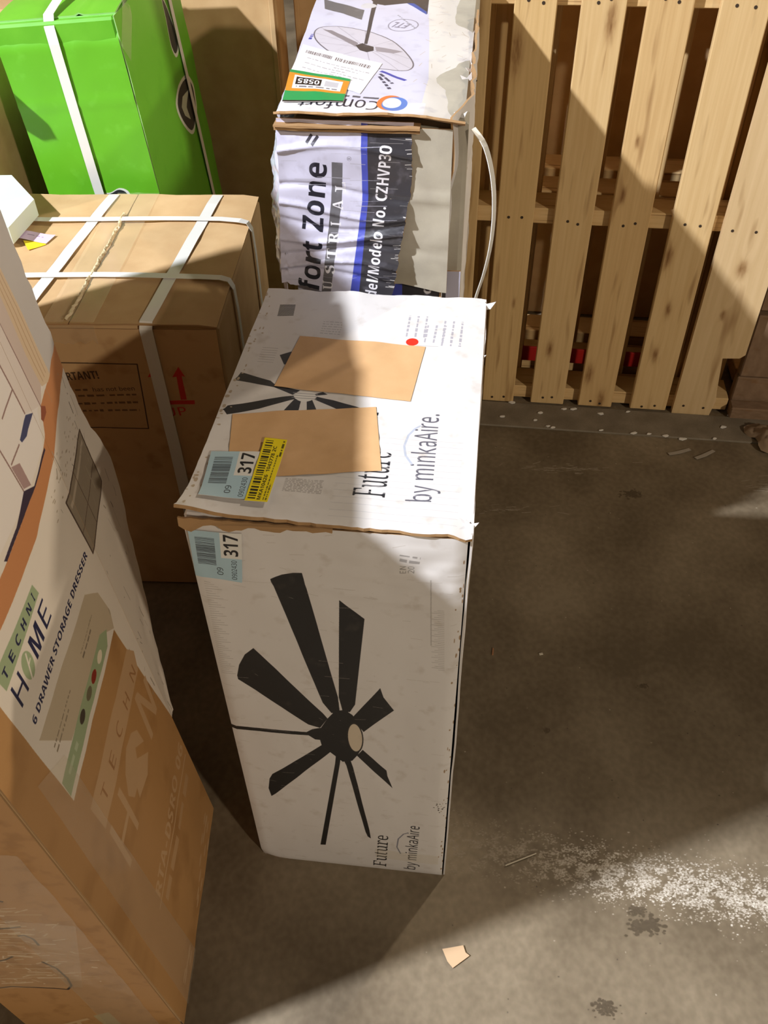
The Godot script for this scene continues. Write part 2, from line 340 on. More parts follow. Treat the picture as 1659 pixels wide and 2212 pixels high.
func sheet(fn: Callable, nu: int, nv: int, thick: float, face: Material, edge: Material, called: String, parent: Node) -> MeshInstance3D:
	# a thin bent sheet: fn(s, t) gives [position, uv]; its face looks along ds x dt
	var pos := []; var uvs := []
	for j in nv + 1:
		for i in nu + 1:
			var r: Array = fn.call(float(i) / nu, float(j) / nv)
			pos.append(r[0]); uvs.append(r[1])
	var nrm := []
	for j in nv + 1:
		for i in nu + 1:
			var a: Vector3 = pos[j * (nu + 1) + min(i + 1, nu)] - pos[j * (nu + 1) + max(i - 1, 0)]
			var b: Vector3 = pos[min(j + 1, nv) * (nu + 1) + i] - pos[max(j - 1, 0) * (nu + 1) + i]
			nrm.append(a.cross(b).normalized())
	var st := SurfaceTool.new(); st.begin(Mesh.PRIMITIVE_TRIANGLES)
	for j in nv:
		for i in nu:
			var k := [j * (nu + 1) + i, j * (nu + 1) + i + 1, (j + 1) * (nu + 1) + i + 1, (j + 1) * (nu + 1) + i]
			for m in [0, 2, 1, 0, 3, 2]:
				st.set_normal(nrm[k[m]]); st.set_uv(uvs[k[m]]); st.add_vertex(pos[k[m]])
	st.set_material(face)
	var am := st.commit()
	st = SurfaceTool.new(); st.begin(Mesh.PRIMITIVE_TRIANGLES)
	for j in nv:
		for i in nu:
			var k := [j * (nu + 1) + i, j * (nu + 1) + i + 1, (j + 1) * (nu + 1) + i + 1, (j + 1) * (nu + 1) + i]
			for m in [0, 1, 2, 0, 2, 3]:
				st.set_normal(-nrm[k[m]]); st.set_uv(uvs[k[m]]); st.add_vertex(pos[k[m]] - nrm[k[m]] * thick)
	var rim := []
	for i in nu: rim.append([i, i + 1])
	for j in nv: rim.append([j * (nu + 1) + nu, (j + 1) * (nu + 1) + nu])
	for i in nu: rim.append([nv * (nu + 1) + nu - i, nv * (nu + 1) + nu - i - 1])
	for j in nv: rim.append([(nv - j) * (nu + 1), (nv - j - 1) * (nu + 1)])
	for e in rim:
		var a: Vector3 = pos[e[0]]; var b: Vector3 = pos[e[1]]
		var na: Vector3 = nrm[e[0]]; var nb: Vector3 = nrm[e[1]]
		quad(st, a - na * thick, b - nb * thick, b, a, (b - a).cross(na).normalized())
	st.set_material(edge)
	st.commit(am)
	var o := MeshInstance3D.new(); o.mesh = am; o.name = called
	parent.add_child(o, true)
	return o

func patch(q: Array, at: Callable, lift: float, face: Material, edge: Material, called: String, parent: Node, nu := 6, nv := 6, thick := 0.0004) -> MeshInstance3D:
	# a sticker or patch: four corners in the face's own measure, laid on the face given by at(u, v, lift)
	return sheet(func(s, t):
		var p: Vector2 = (q[0] as Vector2).lerp(q[1], s).lerp((q[3] as Vector2).lerp(q[2], s), t)
		return [at.call(p.x, p.y, lift), Vector2(s, 1.0 - t)], nu, nv, thick, face, edge, called, parent)

func strap(p: Array, side: Array, width: float, thick: float) -> SurfaceTool:
	# a flat band along points; side[i] points across the band
	var st := SurfaceTool.new(); st.begin(Mesh.PRIMITIVE_TRIANGLES)
	var ring := []
	for i in p.size():
		var t: Vector3 = (p[min(i + 1, p.size() - 1)] - p[max(i - 1, 0)]).normalized()
		var s: Vector3 = side[i] if i < side.size() else side[side.size() - 1]
		s = (s - t * s.dot(t)).normalized()
		var n := s.cross(t).normalized()
		var c: Vector3 = p[i]
		ring.append([c - s * width * 0.5, c + s * width * 0.5, c + s * width * 0.5 + n * thick, c - s * width * 0.5 + n * thick, n, s])
	for i in p.size() - 1:
		var a: Array = ring[i]; var b: Array = ring[i + 1]
		quad(st, a[3], a[2], b[2], b[3], (a[4] + b[4]).normalized())
		quad(st, a[1], a[0], b[0], b[1], -(a[4] + b[4]).normalized())
		quad(st, a[2], a[1], b[1], b[2], (a[5] + b[5]).normalized())
		quad(st, a[0], a[3], b[3], b[0], -(a[5] + b[5]).normalized())
	for e in [[ring[0], -1.0], [ring[p.size() - 1], 1.0]]:
		var r: Array = e[0]
		quad(st, r[0], r[1], r[2], r[3], (r[5] as Vector3).cross(r[4]) * -e[1])
	return st

func obj(called: String, st: SurfaceTool, m: Material, parent: Node) -> MeshInstance3D:
	var o := MeshInstance3D.new()
	st.set_material(m)
	o.mesh = st.commit(); o.name = called
	parent.add_child(o, true)
	return o

func numbered(n: String) -> String:
	names[n] = names.get(n, -1) + 1
	return n if names[n] == 0 else "%s_%03d" % [n, names[n]]

func thing(called: String, label: String, category: String, at := Vector3.ZERO, turn := 0.0, group := "") -> Node3D:
	var o := Node3D.new(); o.name = numbered(called); add_child(o)
	o.position = at; o.rotation.y = turn
	tag(o, label, category, group)
	return o

func tag(o: Node, label: String, category: String, group := ""):
	o.set_meta("label", label); o.set_meta("category", category)
	if group: o.set_meta("group", group)

func struct(called: String, st: SurfaceTool, m: Material, label: String) -> MeshInstance3D:
	var o := obj(called, st, m, self)
	o.set_meta("kind", "structure"); o.set_meta("label", label)
	return o

# ------------------------------------------------------------------ materials
func c8(r: float, g: float, b: float) -> Color: return Color(r / 255.0, g / 255.0, b / 255.0)

func mat(c: Color, rough := 0.8) -> StandardMaterial3D:
	var m := StandardMaterial3D.new(); m.albedo_color = c; m.roughness = rough
	return m

func tmat(t: Texture2D, rough := 0.7) -> StandardMaterial3D:
	var m := StandardMaterial3D.new(); m.albedo_texture = t; m.roughness = rough
	m.texture_repeat = false
	return m

func noise_tex(size: int, freq: float, a: Color, b: Color, seed_: int, fine := 0.25, stretch := Vector2.ONE) -> ImageTexture:
	var n := FastNoiseLite.new(); n.seed = seed_; n.frequency = freq; n.fractal_octaves = 4
	var f := FastNoiseLite.new(); f.seed = seed_ + 7; f.frequency = 0.35
	var im := Image.create(size, size, false, Image.FORMAT_RGB8)
	var base := n.get_seamless_image(size, size)
	for y in size:
		for x in size:
			var k := base.get_pixel(int(x * stretch.x) % size, int(y * stretch.y) % size).r
			k = clampf(k + fine * f.get_noise_2d(x * stretch.x, y * stretch.y), 0.0, 1.0)
			im.set_pixel(x, y, a.lerp(b, k))
	return ImageTexture.create_from_image(im)

func tri_mat(t: Texture2D, scale: float, rough := 0.85) -> StandardMaterial3D:
	var m := StandardMaterial3D.new(); m.albedo_texture = t; m.roughness = rough
	m.uv1_triplanar = true; m.uv1_scale = Vector3.ONE * scale
	return m

func wood_tex(seed_: int, a: Color, b: Color, knots: Array) -> ImageTexture:
	# grain along the board with knots and brown streaks
	var W := 128; var H := 1024
	var n := FastNoiseLite.new(); n.seed = seed_; n.frequency = 0.02; n.fractal_octaves = 4
	var st := FastNoiseLite.new(); st.seed = seed_ + 31; st.frequency = 0.012; st.fractal_octaves = 3
	var im := Image.create(W, H, false, Image.FORMAT_RGB8)
	for y in H:
		for x in W:
			var px := float(x); var k := 0.0
			for kn in knots:
				var dx: float = (x - kn.x * W) / (kn.z * W); var dy: float = (y - (1.0 - kn.y) * H) / (kn.z * W * 2.2)
				var r := sqrt(dx * dx + dy * dy)
				px += 14.0 * exp(-r * r * 0.6) * signf(dx)
				k = max(k, exp(-pow(r, 2.0) * 1.8) * (0.8 + 0.5 * n.get_noise_2d(x * 4.0, y * 1.3)))
			var g := n.get_noise_2d(px * 3.2, y * 0.12) * 0.5 + 0.5
			g += 0.12 * n.get_noise_2d(px * 11.0 + 300, y * 0.6)
			var s := clampf(st.get_noise_2d(px * 1.6, y * 0.22) * 2.4 - 0.75, 0.0, 1.0)
			var c := a.lerp(b, clampf(g, 0, 1))
			c = c.lerp(c8(118, 78, 38), clampf(k * 0.85 + s * 0.45, 0, 0.9))
			im.set_pixel(x, y, c)
	return ImageTexture.create_from_image(im)

func crease(v: float, at: float, wide: float) -> float:
	return exp(-pow((v - at) / wide, 2.0))

# ------------------------------------------------------------------ lamps
func lamp(at: Vector3, lin: Color, energy: float, size: float, label: String):
	var t := thing("high_bay_lamp", label, "lamp", at)
	var st := SurfaceTool.new(); st.begin(Mesh.PRIMITIVE_TRIANGLES)
	var prof := [Vector2(0.05, 0.34), Vector2(0.07, 0.22), Vector2(0.12, 0.16), Vector2(0.27, 0.0), Vector2(0.275, 0.0), Vector2(0.13, 0.175), Vector2(0.08, 0.235), Vector2(0.06, 0.36), Vector2(0.0, 0.36)]
	for i in 24:
		var a := TAU * i / 24; var b := TAU * (i + 1) / 24
		for j in prof.size() - 1:
			var p: Vector2 = prof[j]; var q: Vector2 = prof[j + 1]
			var v := [Vector3(p.x * cos(a), p.y, p.x * sin(a)), Vector3(p.x * cos(b), p.y, p.x * sin(b)), Vector3(q.x * cos(b), q.y, q.x * sin(b)), Vector3(q.x * cos(a), q.y, q.x * sin(a))]
			var n: Vector3 = (v[2] - v[0]).cross(v[3] - v[1]).normalized()
			quad(st, v[0], v[1], v[2], v[3], n)
	obj("reflector", st, mat(c8(150, 152, 155), 0.4), t)
	var disc := SurfaceTool.new(); disc.begin(Mesh.PRIMITIVE_TRIANGLES)
	for i in 24:
		for p in [Vector3(0, 0.09, 0), Vector3(0.18 * cos(TAU * i / 24), 0.09, 0.18 * sin(TAU * i / 24)), Vector3(0.18 * cos(TAU * (i + 1) / 24), 0.09, 0.18 * sin(TAU * (i + 1) / 24))]:
			disc.set_normal(Vector3.DOWN); disc.set_uv(Vector2.ZERO); disc.add_vertex(p)
	var gm := mat(lin.linear_to_srgb(), 0.5); gm.emission_enabled = true; gm.emission = lin.linear_to_srgb(); gm.emission_energy_multiplier = 4.0
	obj("diffuser", disc, gm, t)
	obj("hanger", rbox(Vector3(0, 0.36 + (6.8 - at.y - 0.36) * 0.5, 0), Vector3(0.012, 6.8 - at.y - 0.36, 0.012), 0.002), mat(c8(60, 60, 60), 0.5), t)
	var l := OmniLight3D.new(); l.name = "bulb"
	l.light_color = lin.linear_to_srgb(); l.light_energy = energy; l.light_size = size
	l.shadow_enabled = true; l.omni_range = 40.0; l.omni_attenuation = 2.0
	t.add_child(l); l.position = Vector3(0, -0.02, 0)

func _ready():
	# ---------------- camera
	var cam := Camera3D.new(); cam.name = "camera"; add_child(cam)
	cam.fov = 2.0 * rad_to_deg(atan(1106.0 / 1900.0))
	var pitch := 0.7692937; var roll := -0.0160008
	var fw := Vector3(0, -sin(pitch), -cos(pitch)); var rt := Vector3(1, 0, 0); var up := rt.cross(fw)
	var r2 := rt * cos(roll) + up * sin(roll); var u2 := -rt * sin(roll) + up * cos(roll)
	cam.transform = Transform3D(Basis(r2, u2, -fw), Vector3(0, 1.5, 0))
	cam.current = true
	# ---------------- surroundings and lamps
	var we := WorldEnvironment.new(); we.name = "surroundings"; var env := Environment.new()
	env.background_mode = Environment.BG_COLOR; env.background_color = Color.BLACK
	env.tonemap_mode = Environment.TONE_MAPPER_LINEAR; env.tonemap_exposure = 1.12
	env.sdfgi_enabled = true; env.ssao_enabled = true; env.ssil_enabled = true
	we.environment = env; add_child(we)
	lamp(Vector3(-4.6, 5.66, 1.1), Color(0.88, 0.92, 1.0), 90.0, 0.10, "high bay lamp with cool white light hanging beside the stacked cartons")
	lamp(Vector3(3.2, 3.1, -4.55), Color(1.0, 0.87, 0.7), 11.0, 0.12, "high bay lamp with warm light hanging low behind the pallets")
	lamp(Vector3(6.0, 5.4, 6.8), Color(1.0, 0.87, 0.7), 42.0, 0.2, "high bay lamp with warm light hanging over the aisle")
	nz.seed = 5; nz.frequency = 1.0; nz.fractal_octaves = 3
	make_materials()
	build_room()
	build_white_box()
	build_left_box()
	build_fan_slab()
	build_tan_box()
	build_green_box()
	build_back_cartons()
	build_pallets()
	build_debris()

func make_materials():
	M.white = mat(c8(214, 209, 205), 0.6)
	M.card = tri_mat(noise_tex(256, 0.012, c8(190, 154, 108), c8(206, 172, 126), 3, 0.12), 3.0)
	M.card_edge = mat(c8(168, 132, 90), 0.9)
	M.card_grey = tri_mat(noise_tex(256, 0.015, c8(160, 152, 136), c8(178, 170, 152), 12, 0.12), 4.0)
	M.strap = mat(c8(222, 220, 214), 0.45)
	M.nail = mat(c8(70, 56, 44), 0.6); M.nail.metallic = 0.4
	var tp := mat(Color(0.98, 0.94, 0.84, 0.05), 0.2); tp.metallic_specular = 0.25; tp.transparency = BaseMaterial3D.TRANSPARENCY_ALPHA
	M.tape = tp
	M.wood = [wood_tex(1, c8(218, 184, 130), c8(200, 164, 108), [Vector3(0.12, 0.87, 0.2), Vector3(0.7, 0.3, 0.06)]),
		wood_tex(2, c8(220, 188, 136), c8(204, 168, 114), [Vector3(0.35, 0.17, 0.12), Vector3(0.7, 0.93, 0.16)]),
		wood_tex(3, c8(218, 184, 130), c8(200, 162, 108), [Vector3(0.2, 0.58, 0.08), Vector3(0.3, 0.7, 0.06), Vector3(0.15, 0.1, 0.14), Vector3(0.65, 0.02, 0.14)]),
		wood_tex(4, c8(222, 190, 138), c8(206, 170, 116), [Vector3(0.1, 0.44, 0.12), Vector3(0.4, 0.3, 0.1), Vector3(0.35, 0.17, 0.1)]),
		wood_tex(5, c8(220, 190, 144), c8(204, 172, 124), [Vector3(0.5, 0.42, 0.1), Vector3(0.4, 0.3, 0.05)])].map(func(t): return tmat(t, 0.8))
	M.wood_stained = tmat(wood_tex(6, c8(146, 118, 92), c8(120, 94, 70), [Vector3(0.5, 0.4, 0.1)]), 0.9)

# ------------------------------------------------------------------ the building
func build_room():
	var x0 := -9.0; var x1 := 9.0; var z0 := -8.0; var z1 := 12.0; var H := 6.8
	# the stretch of floor around the cartons carries its own stains, scuffs and worn paint
	var fx := -0.6; var fz := -2.3; var fw := 1.9; var fh := 2.1
	var N := 900
	var a := FastNoiseLite.new(); a.seed = 21; a.frequency = 0.006; a.fractal_octaves = 5
	var b := FastNoiseLite.new(); b.seed = 22; b.frequency = 0.12; b.fractal_octaves = 3
	var base := Image.create(N, N, false, Image.FORMAT_RGBA8)
	var ca := c8(96, 83, 64); var cb := c8(138, 124, 102)
	for y in N:
		for x in N:
			var k := clampf(0.5 + 0.75 * a.get_noise_2d(x, y) + 0.28 * b.get_noise_2d(x, y), 0, 1)
			base.set_pixel(x, y, ca.lerp(cb, k))
	var cv := Canvas.new(self, fw, fh, 960.0, Color.WHITE, Vector2(fx, -fz - fh))
	base.resize(cv.W, cv.H, Image.INTERPOLATE_BILINEAR)
	cv.im.blit_rect(base, Rect2i(0, 0, cv.W, cv.H), Vector2i.ZERO)
	# canvas coordinates: x, -z
	var r := RandomNumberGenerator.new(); r.seed = 77
	for i in 26000:      # worn white paint line, flaked into specks
		var s := r.randf()
		var c := Vector2(lerpf(0.09, 0.86, s), lerpf(0.712, 0.545, s)) + Vector2(0, r.randfn(0, 0.024))
		var dense := clampf((c.x - 0.22) * 6.0, 0.0, 1.0)
		var k := a.get_noise_2d(c.x * 5200.0, c.y * 7000.0 + 900.0) + 0.6 * b.get_noise_2d(c.x * 1500.0, c.y * 1500.0)
		if k < 0.16 - 0.28 * dense: continue
		var col := c8(128, 115, 96).lerp(c8(220, 214, 204), dense * (0.25 + 0.75 * r.randf()) + 0.15 * r.randf())
		var e := PackedVector2Array(); var rr := r.randf_range(0.0004, 0.0013); var an := r.randf() * TAU
		for q in 5: e.append(c + Vector2(cos(an + q * 1.256) * rr * r.randf_range(0.7, 2.6), sin(an + q * 1.256) * rr * r.randf_range(0.6, 1.1)))
		cv.poly(e, col)
	for sp in [[0.42, 0.56, 0.035, 0.018], [0.33, 0.44, 0.022, 0.014], [0.41, 0.585, 0.02, 0.01], [0.62, 1.6, 0.03, 0.02], [0.52, 1.03, 0.012, 0.008], [0.31, 0.93, 0.009, 0.009]]:   # dark drips
		for i in 150:
			var dd: float = sp[2] * 0.045 * r.randf_range(0.5, 2.2)
			cv.ellipse(Vector2(sp[0], sp[1]) + Vector2(r.randfn(0, sp[2] * 0.36), r.randfn(0, sp[3] * 0.36)), dd * 1.5, dd, c8(86, 74, 56).lerp(c8(74, 62, 45), r.randf()), 8)
	for i in 900:       # longer smears of the same paint, dragged by wheels
		var s := r.randf()
		var c := Vector2(lerpf(0.2, 0.86, s), lerpf(0.69, 0.545, s)) + Vector2(0, r.randfn(0, 0.016))
		if a.get_noise_2d(c.x * 5200.0, c.y * 7000.0 + 900.0) < -0.05: continue
		cv.line(c, c + Vector2(r.randf_range(0.003, 0.012), r.randfn(-0.001, 0.002)), r.randf_range(0.0003, 0.0009), c8(150, 138, 120).lerp(c8(216, 210, 200), clampf((c.x - 0.2) * 3.0, 0, 1) * r.randf()))
	for i in 260:       # small pits and grit
		var c := Vector2(r.randf_range(0.05, 1.2), r.randf_range(0.3, 1.9))
		cv.ellipse(c, r.randf_range(0.0006, 0.002), r.randf_range(0.0006, 0.0016), c8(80, 70, 56) if r.randf() < 0.7 else c8(165, 155, 138), 7)
	for sm in [[0.45, 1.70, 0.06, 0.012, 40], [0.98, 1.62, 0.04, 0.02, 40], [0.30, 1.55, 0.05, 0.01, 20]]:     # pale scuffs
		for i in int(sm[4]):
			var c := Vector2(sm[0], sm[1]) + Vector2(r.randfn(0, sm[2]), r.randfn(0, sm[3]))
			cv.line(c, c + Vector2(r.randf_range(0.008, 0.03), r.randfn(0, 0.003)), r.randf_range(0.0008, 0.002), c8(150, 141, 126))
	var fm := tmat(cv.tex(), 0.62)
	var plain := tri_mat(noise_tex(512, 0.006, ca, cb, 21, 0.3), 1.0, 0.7); plain.uv1_world_triplanar = true
	var st := SurfaceTool.new(); st.begin(Mesh.PRIMITIVE_TRIANGLES)
	quad(st, Vector3(fx, 0, fz + fh), Vector3(fx + fw, 0, fz + fh), Vector3(fx + fw, 0, fz), Vector3(fx, 0, fz), Vector3.UP)
	st.set_material(fm)
	var am := st.commit()
	st = SurfaceTool.new(); st.begin(Mesh.PRIMITIVE_TRIANGLES)
	for q in [[x0, z0, x1, fz], [x0, fz + fh, x1, z1], [x0, fz, fx, fz + fh], [fx + fw, fz, x1, fz + fh]]:
		quad(st, Vector3(q[0], 0, q[3]), Vector3(q[2], 0, q[3]), Vector3(q[2], 0, q[1]), Vector3(q[0], 0, q[1]), Vector3.UP)
	quad(st, Vector3(x0, -0.2, z0), Vector3(x1, -0.2, z0), Vector3(x1, -0.2, z1), Vector3(x0, -0.2, z1), Vector3.DOWN)
	quad(st, Vector3(x0, -0.2, z1), Vector3(x1, -0.2, z1), Vector3(x1, 0, z1), Vector3(x0, 0, z1), Vector3.BACK)
	quad(st, Vector3(x1, -0.2, z0), Vector3(x0, -0.2, z0), Vector3(x0, 0, z0), Vector3(x1, 0, z0), Vector3.FORWARD)
	quad(st, Vector3(x1, -0.2, z1), Vector3(x1, -0.2, z0), Vector3(x1, 0, z0), Vector3(x1, 0, z1), Vector3.RIGHT)
	quad(st, Vector3(x0, -0.2, z0), Vector3(x0, -0.2, z1), Vector3(x0, 0, z1), Vector3(x0, 0, z0), Vector3.LEFT)
	st.set_material(plain); st.commit(am)
	var fl := MeshInstance3D.new(); fl.name = "floor"; fl.mesh = am; add_child(fl)
	fl.set_meta("kind", "structure"); fl.set_meta("label", "dark stained concrete warehouse floor with a worn white line")
	# raised seam in front of the pallets
	var seam := struct("trim_1", rbox(Vector3(0.62, 0.0, 0.056), Vector3(2.2, 0.008, 0.108), 0.003), tri_mat(noise_tex(256, 0.02, c8(112, 101, 84), c8(136, 125, 108), 41, 0.3), 2.0, 0.8), "low concrete seam strip along the foot of the pallets")
	seam.position = Vector3(0.284, 0, -1.992); seam.rotation.y = -0.135
	var wm := mat(c8(62, 58, 52), 0.9)
	var cx := (x0 + x1) / 2; var cz := (z0 + z1) / 2
	struct("wall_back", rbox(Vector3(cx, H / 2, z0 - 0.1), Vector3(x1 - x0, H, 0.2), 0.005), wm, "grey warehouse wall behind the pallets")
	struct("wall_front", rbox(Vector3(cx, H / 2, z1 + 0.1), Vector3(x1 - x0, H, 0.2), 0.005), wm, "grey warehouse wall across the aisle")
	struct("wall_left", rbox(Vector3(x0 - 0.1, H / 2, cz), Vector3(0.2, H, z1 - z0), 0.005), wm, "grey warehouse wall beyond the cartons")
	struct("wall_right", rbox(Vector3(x1 + 0.1, H / 2, cz), Vector3(0.2, H, z1 - z0), 0.005), wm, "grey warehouse wall beyond the open floor")
	struct("ceiling", rbox(Vector3(cx, H + 0.1, cz), Vector3(x1 - x0, 0.2, z1 - z0), 0.005), mat(c8(62, 60, 56), 0.9), "grey warehouse ceiling")

# ------------------------------------------------------------------ white ceiling fan carton
func build_white_box():
	var w := 0.3128; var d := 0.4727; var h := 0.835
	var X := Vector3(cos(0.1253), 0, sin(0.1253)); var Z := Vector3(-sin(0.1253), 0, cos(0.1253))
	var base := Vector3(0.089, 0, -0.6497) - X * w * 0.5 - Z * d * 0.5
	var t := thing("fan_carton", "tall white carton printed with a black ceiling fan, two brown patches on top", "carton", base, -0.1253)
	var ink := c8(26, 24, 24); var white := c8(216, 211, 207)
	# front print
	var cv := Canvas.new(self, w, h, 2400.0, white)
	for i in 10: cv.poly(pts("wf_fan%d" % i), ink)
	var q := pts("wf_lens")
	cv.ellipse(q[0], q[0].distance_to(q[1]), q[0].distance_to(q[2]), c8(40, 36, 33)); cv.ellipse(q[0], q[0].distance_to(q[1]) * 0.86, q[0].distance_to(q[2]) * 0.9, c8(205, 190, 168))
	q = pts("wf_fut"); cv.text("Future", "serif", q[0], q[1], 0.022, ink)
	q = pts("wf_by"); cv.text("by minkaAire", "sans", q[0], q[1], 0.019, c8(52, 50, 52))
	cv.path(pts("wf_arc"), 0.0022, c8(130, 130, 140))
	q = pts("wf_scale")
	var gry := c8(176, 170, 166)
	cv.line(q[0], q[1], 0.0012, gry)
	for i in 34: cv.line(q[2].lerp(q[3], i / 33.0), q[2].lerp(q[3], i / 33.0) + Vector2(-0.008 - 0.004 * (i % 3), 0), 0.0008, gry)
	for i in 44: cv.line(q[4].lerp(q[5], i / 43.0), q[4].lerp(q[5], i / 43.0) + Vector2(0.008 + 0.004 * (i % 4), 0), 0.0008, gry)
	cv.smalltext(q[6], q[7], 0.004, c8(160, 155, 152), 4); cv.smalltext(q[6] - Vector2(0, 0.007), q[7] - Vector2(0, 0.007), 0.004, c8(160, 155, 152), 5)
	cv.text("EN", "sans", Vector2(0.247, 0.770), Vector2(0.247, 0.781), 0.007, c8(140, 136, 134)); cv.text("20", "sans", Vector2(0.256, 0.770), Vector2(0.256, 0.781), 0.007, c8(140, 136, 134))
	cv.grime(3, 0.03, c8(150, 132, 112), 0.22, 0.3)
	var r := RandomNumberGenerator.new(); r.seed = 8
	for i in 130:
		var c := Vector2(r.randf() * w, r.randf() * h); cv.line(c, c + Vector2(r.randfn(0, 0.015), r.randfn(0, 0.002)), 0.0004, c8(178, 168, 158))
	for i in 40:
		var c := Vector2(w - absf(r.randfn(0, 0.004)), r.randf_range(0.0, 0.8)); cv.ellipse(c, r.randf_range(0.0005, 0.0015), r.randf_range(0.001, 0.005), c8(150, 122, 90), 7)
	for i in 30: cv.ellipse(Vector2(absf(r.randfn(0, 0.03)), absf(r.randfn(0, 0.004))), 0.003, 0.0012, c8(168, 138, 120), 7)
	for i in 16: cv.ellipse(Vector2(0.302 + r.randfn(0, 0.004), 0.245 + r.randfn(0, 0.01)), 0.0012, 0.0012, c8(80, 72, 66), 7)
	var fm := tmat(cv.tex(), 0.55)
	# carton walls, a little worn; the closed panel of the top lies on them
	obj("body", rbox(Vector3(0, (h - 0.004) / 2, -0.002), Vector3(w, h - 0.004, d - 0.004), 0.004), M.white, t)
	var front := func(u: float, v: float, lift: float) -> Vector3:
		var z := 0.0016 * nz.get_noise_2d(u * 9.0, v * 5.0)
		z += 0.0018 * (crease(v, 0.725 + 0.012 * sin(u * 16.0), 0.003) + crease(v, 0.765, 0.004) * clampf(u * 8.0 - 0.6, 0, 1))
		for k in 6: z += 0.0024 * crease(v, 0.80 - 0.013 * k - 0.05 * clampf(u - 0.12, 0, 1) * (0.4 + 0.3 * k) + 0.006 * sin(u * 30.0 + k), 0.0028) * clampf(u * 9.0 - 1.0 - 0.12 * k, 0, 1)
		var e: float = min(u, w - u, v, h - v)
		z *= clampf(e * 60.0, 0, 1)
		z -= 0.003 * exp(-e * 300.0)
		z -= 0.006 * exp(-(u * u + pow(v, 2.0)) * 3000.0)
		return Vector3(u - w / 2, v, d / 2 + 0.0022 + z + lift)
	sheet(func(s, tt): return [front.call(s * w, tt * (h - 0.006), 0.0), Vector2(s, 1.0 - tt * (h - 0.006) / h)], 40, 100, 0.002, fm, M.card_edge, "printed_front", t)
	# top panel
	var tv := Canvas.new(self, w, d, 2600.0, white)
	for i in 8: tv.poly(pts("wt_fan%d" % i), c8(38, 38, 40))
	q = pts("wt_lens"); tv.ellipse(q[0], q[0].distance_to(q[1]), q[0].distance_to(q[2]), c8(222, 219, 215))
	for k in 3: tv.line(q[0] + Vector2(-0.016, 0.005 * (k - 1)), q[0] + Vector2(0.016, 0.005 * (k - 1)), 0.0012, c8(150, 148, 150))
	q = pts("wt_fut"); tv.text("Future", "serif", q[0], q[1], 0.036, c8(34, 34, 38))
	q = pts("wt_by"); tv.text("by minkaAire.", "sans", q[0], q[1], 0.027, c8(92, 90, 100))
	tv.path(pts("wt_arc"), 0.0028, c8(176, 182, 196))
	q = pts("wt_dot"); tv.ellipse(q[0], 0.0085, 0.0085, c8(216, 42, 20))
	q = pts("wt_code"); tv.poly(q, c8(196, 192, 188))
	for k in 9: tv.line(q[0].lerp(q[3], (k + 0.4) / 9.0), q[1].lerp(q[2], (k + 0.4) / 9.0), 0.0022, c8(84, 82, 80))
	q = pts("wt_txt")
	for k in 3: for j in 3: tv.smalltext(q[k * 2] + Vector2(0.012 * j, 0), q[k * 2 + 1] + Vector2(0.012 * j, 0), 0.0035, c8(168, 164, 172), 20 + k * 3 + j)
	for k in 3: tv.line(q[6] + Vector2(0.01 * k - 0.06, -0.004), q[6] + Vector2(0.01 * k - 0.05, -0.004), 0.0008, c8(160, 156, 160))
	for k in 6: tv.smalltext(q[8].lerp(Vector2(q[8].x, q[9].y), k / 5.0), Vector2(q[9].x, lerpf(q[8].y, q[9].y, k / 5.0)), 0.0022, c8(182, 178, 174), 40 + k)
	for k in 7: tv.line(q[10].lerp(Vector2(q[10].x, q[11].y), k / 6.0), Vector2(q[11].x, lerpf(q[10].y, q[11].y, k / 6.0)), 0.0009, c8(172, 166, 162))
	for k in 9: tv.smalltext(q[12].lerp(Vector2(q[12].x, q[13].y), k / 8.0), Vector2(q[13].x, lerpf(q[12].y, q[13].y, k / 8.0)), 0.002, c8(176, 170, 166), 60 + k)
	for k in 14: tv.line(Vector2(0.16, 0.012 + k * 0.0105), Vector2(0.30, 0.010 + k * 0.0105), 0.0007, c8(196, 192, 192))
	tv.grime(13, 0.03, c8(150, 132, 112), 0.25, 0.3)
	for i in 44:
		var c := Vector2(absf(r.randfn(0, 0.006)), r.randf() * d); tv.ellipse(c, r.randf_range(0.0006, 0.002), r.randf_range(0.0006, 0.004), c8(176, 158, 136), 7)
	var tm := tmat(tv.tex(), 0.5)
	var topf := func(u: float, v: float, lift: float) -> Vector3:
		var y := 0.002 * nz.get_noise_2d(u * 8.0 + 40.0, v * 6.0)
		for k in 14: y += 0.0007 * crease(v, 0.012 + 0.0105 * k, 0.002)
		y += 0.010 * exp(-(u * u * 700.0 + v * v * 900.0)) + 0.0035 * exp(-v * 160.0) * clampf(1.0 - u * 4.0, 0, 1)
		y -= 0.005 * exp(-pow(w - u, 2.0) * 9000.0) * exp(-v * 30.0)
		y += 0.003 * exp(-(d - v) * 120.0) * nz.get_noise_2d(u * 14.0, 77.0)
		return Vector3(u - w / 2, h + 0.0025 + y + lift, d / 2 - v)
	sheet(func(s, tt):
		var u: float = lerpf(-0.003, w + 0.004, s); var v: float = lerpf(-0.004 - 0.003 * nz.get_noise_2d(s * 14.0, 3.0), d + 0.002, tt)
		return [topf.call(u, v, 0.0), Vector2(clampf(u / w, 0.001, 0.999), clampf(1.0 - v / d, 0.001, 0.999))], 50, 64, 0.004, tm, M.card_edge, "top_panel", t)
	# torn lip of the front wall under the top panel
	var lip := PackedVector2Array()
	for i in 25: lip.append(Vector2(-0.002 + 0.17 * i / 24.0, 0.002))
	for i in 25:
		var s := 1.0 - i / 24.0
		lip.append(Vector2(-0.002 + 0.17 * s, -0.003 - 0.011 * (1.0 - s) * (0.6 + 0.5 * sin(s * 23.0)) - 0.003 * absf(nz.get_noise_2d(s * 30.0, 0))))
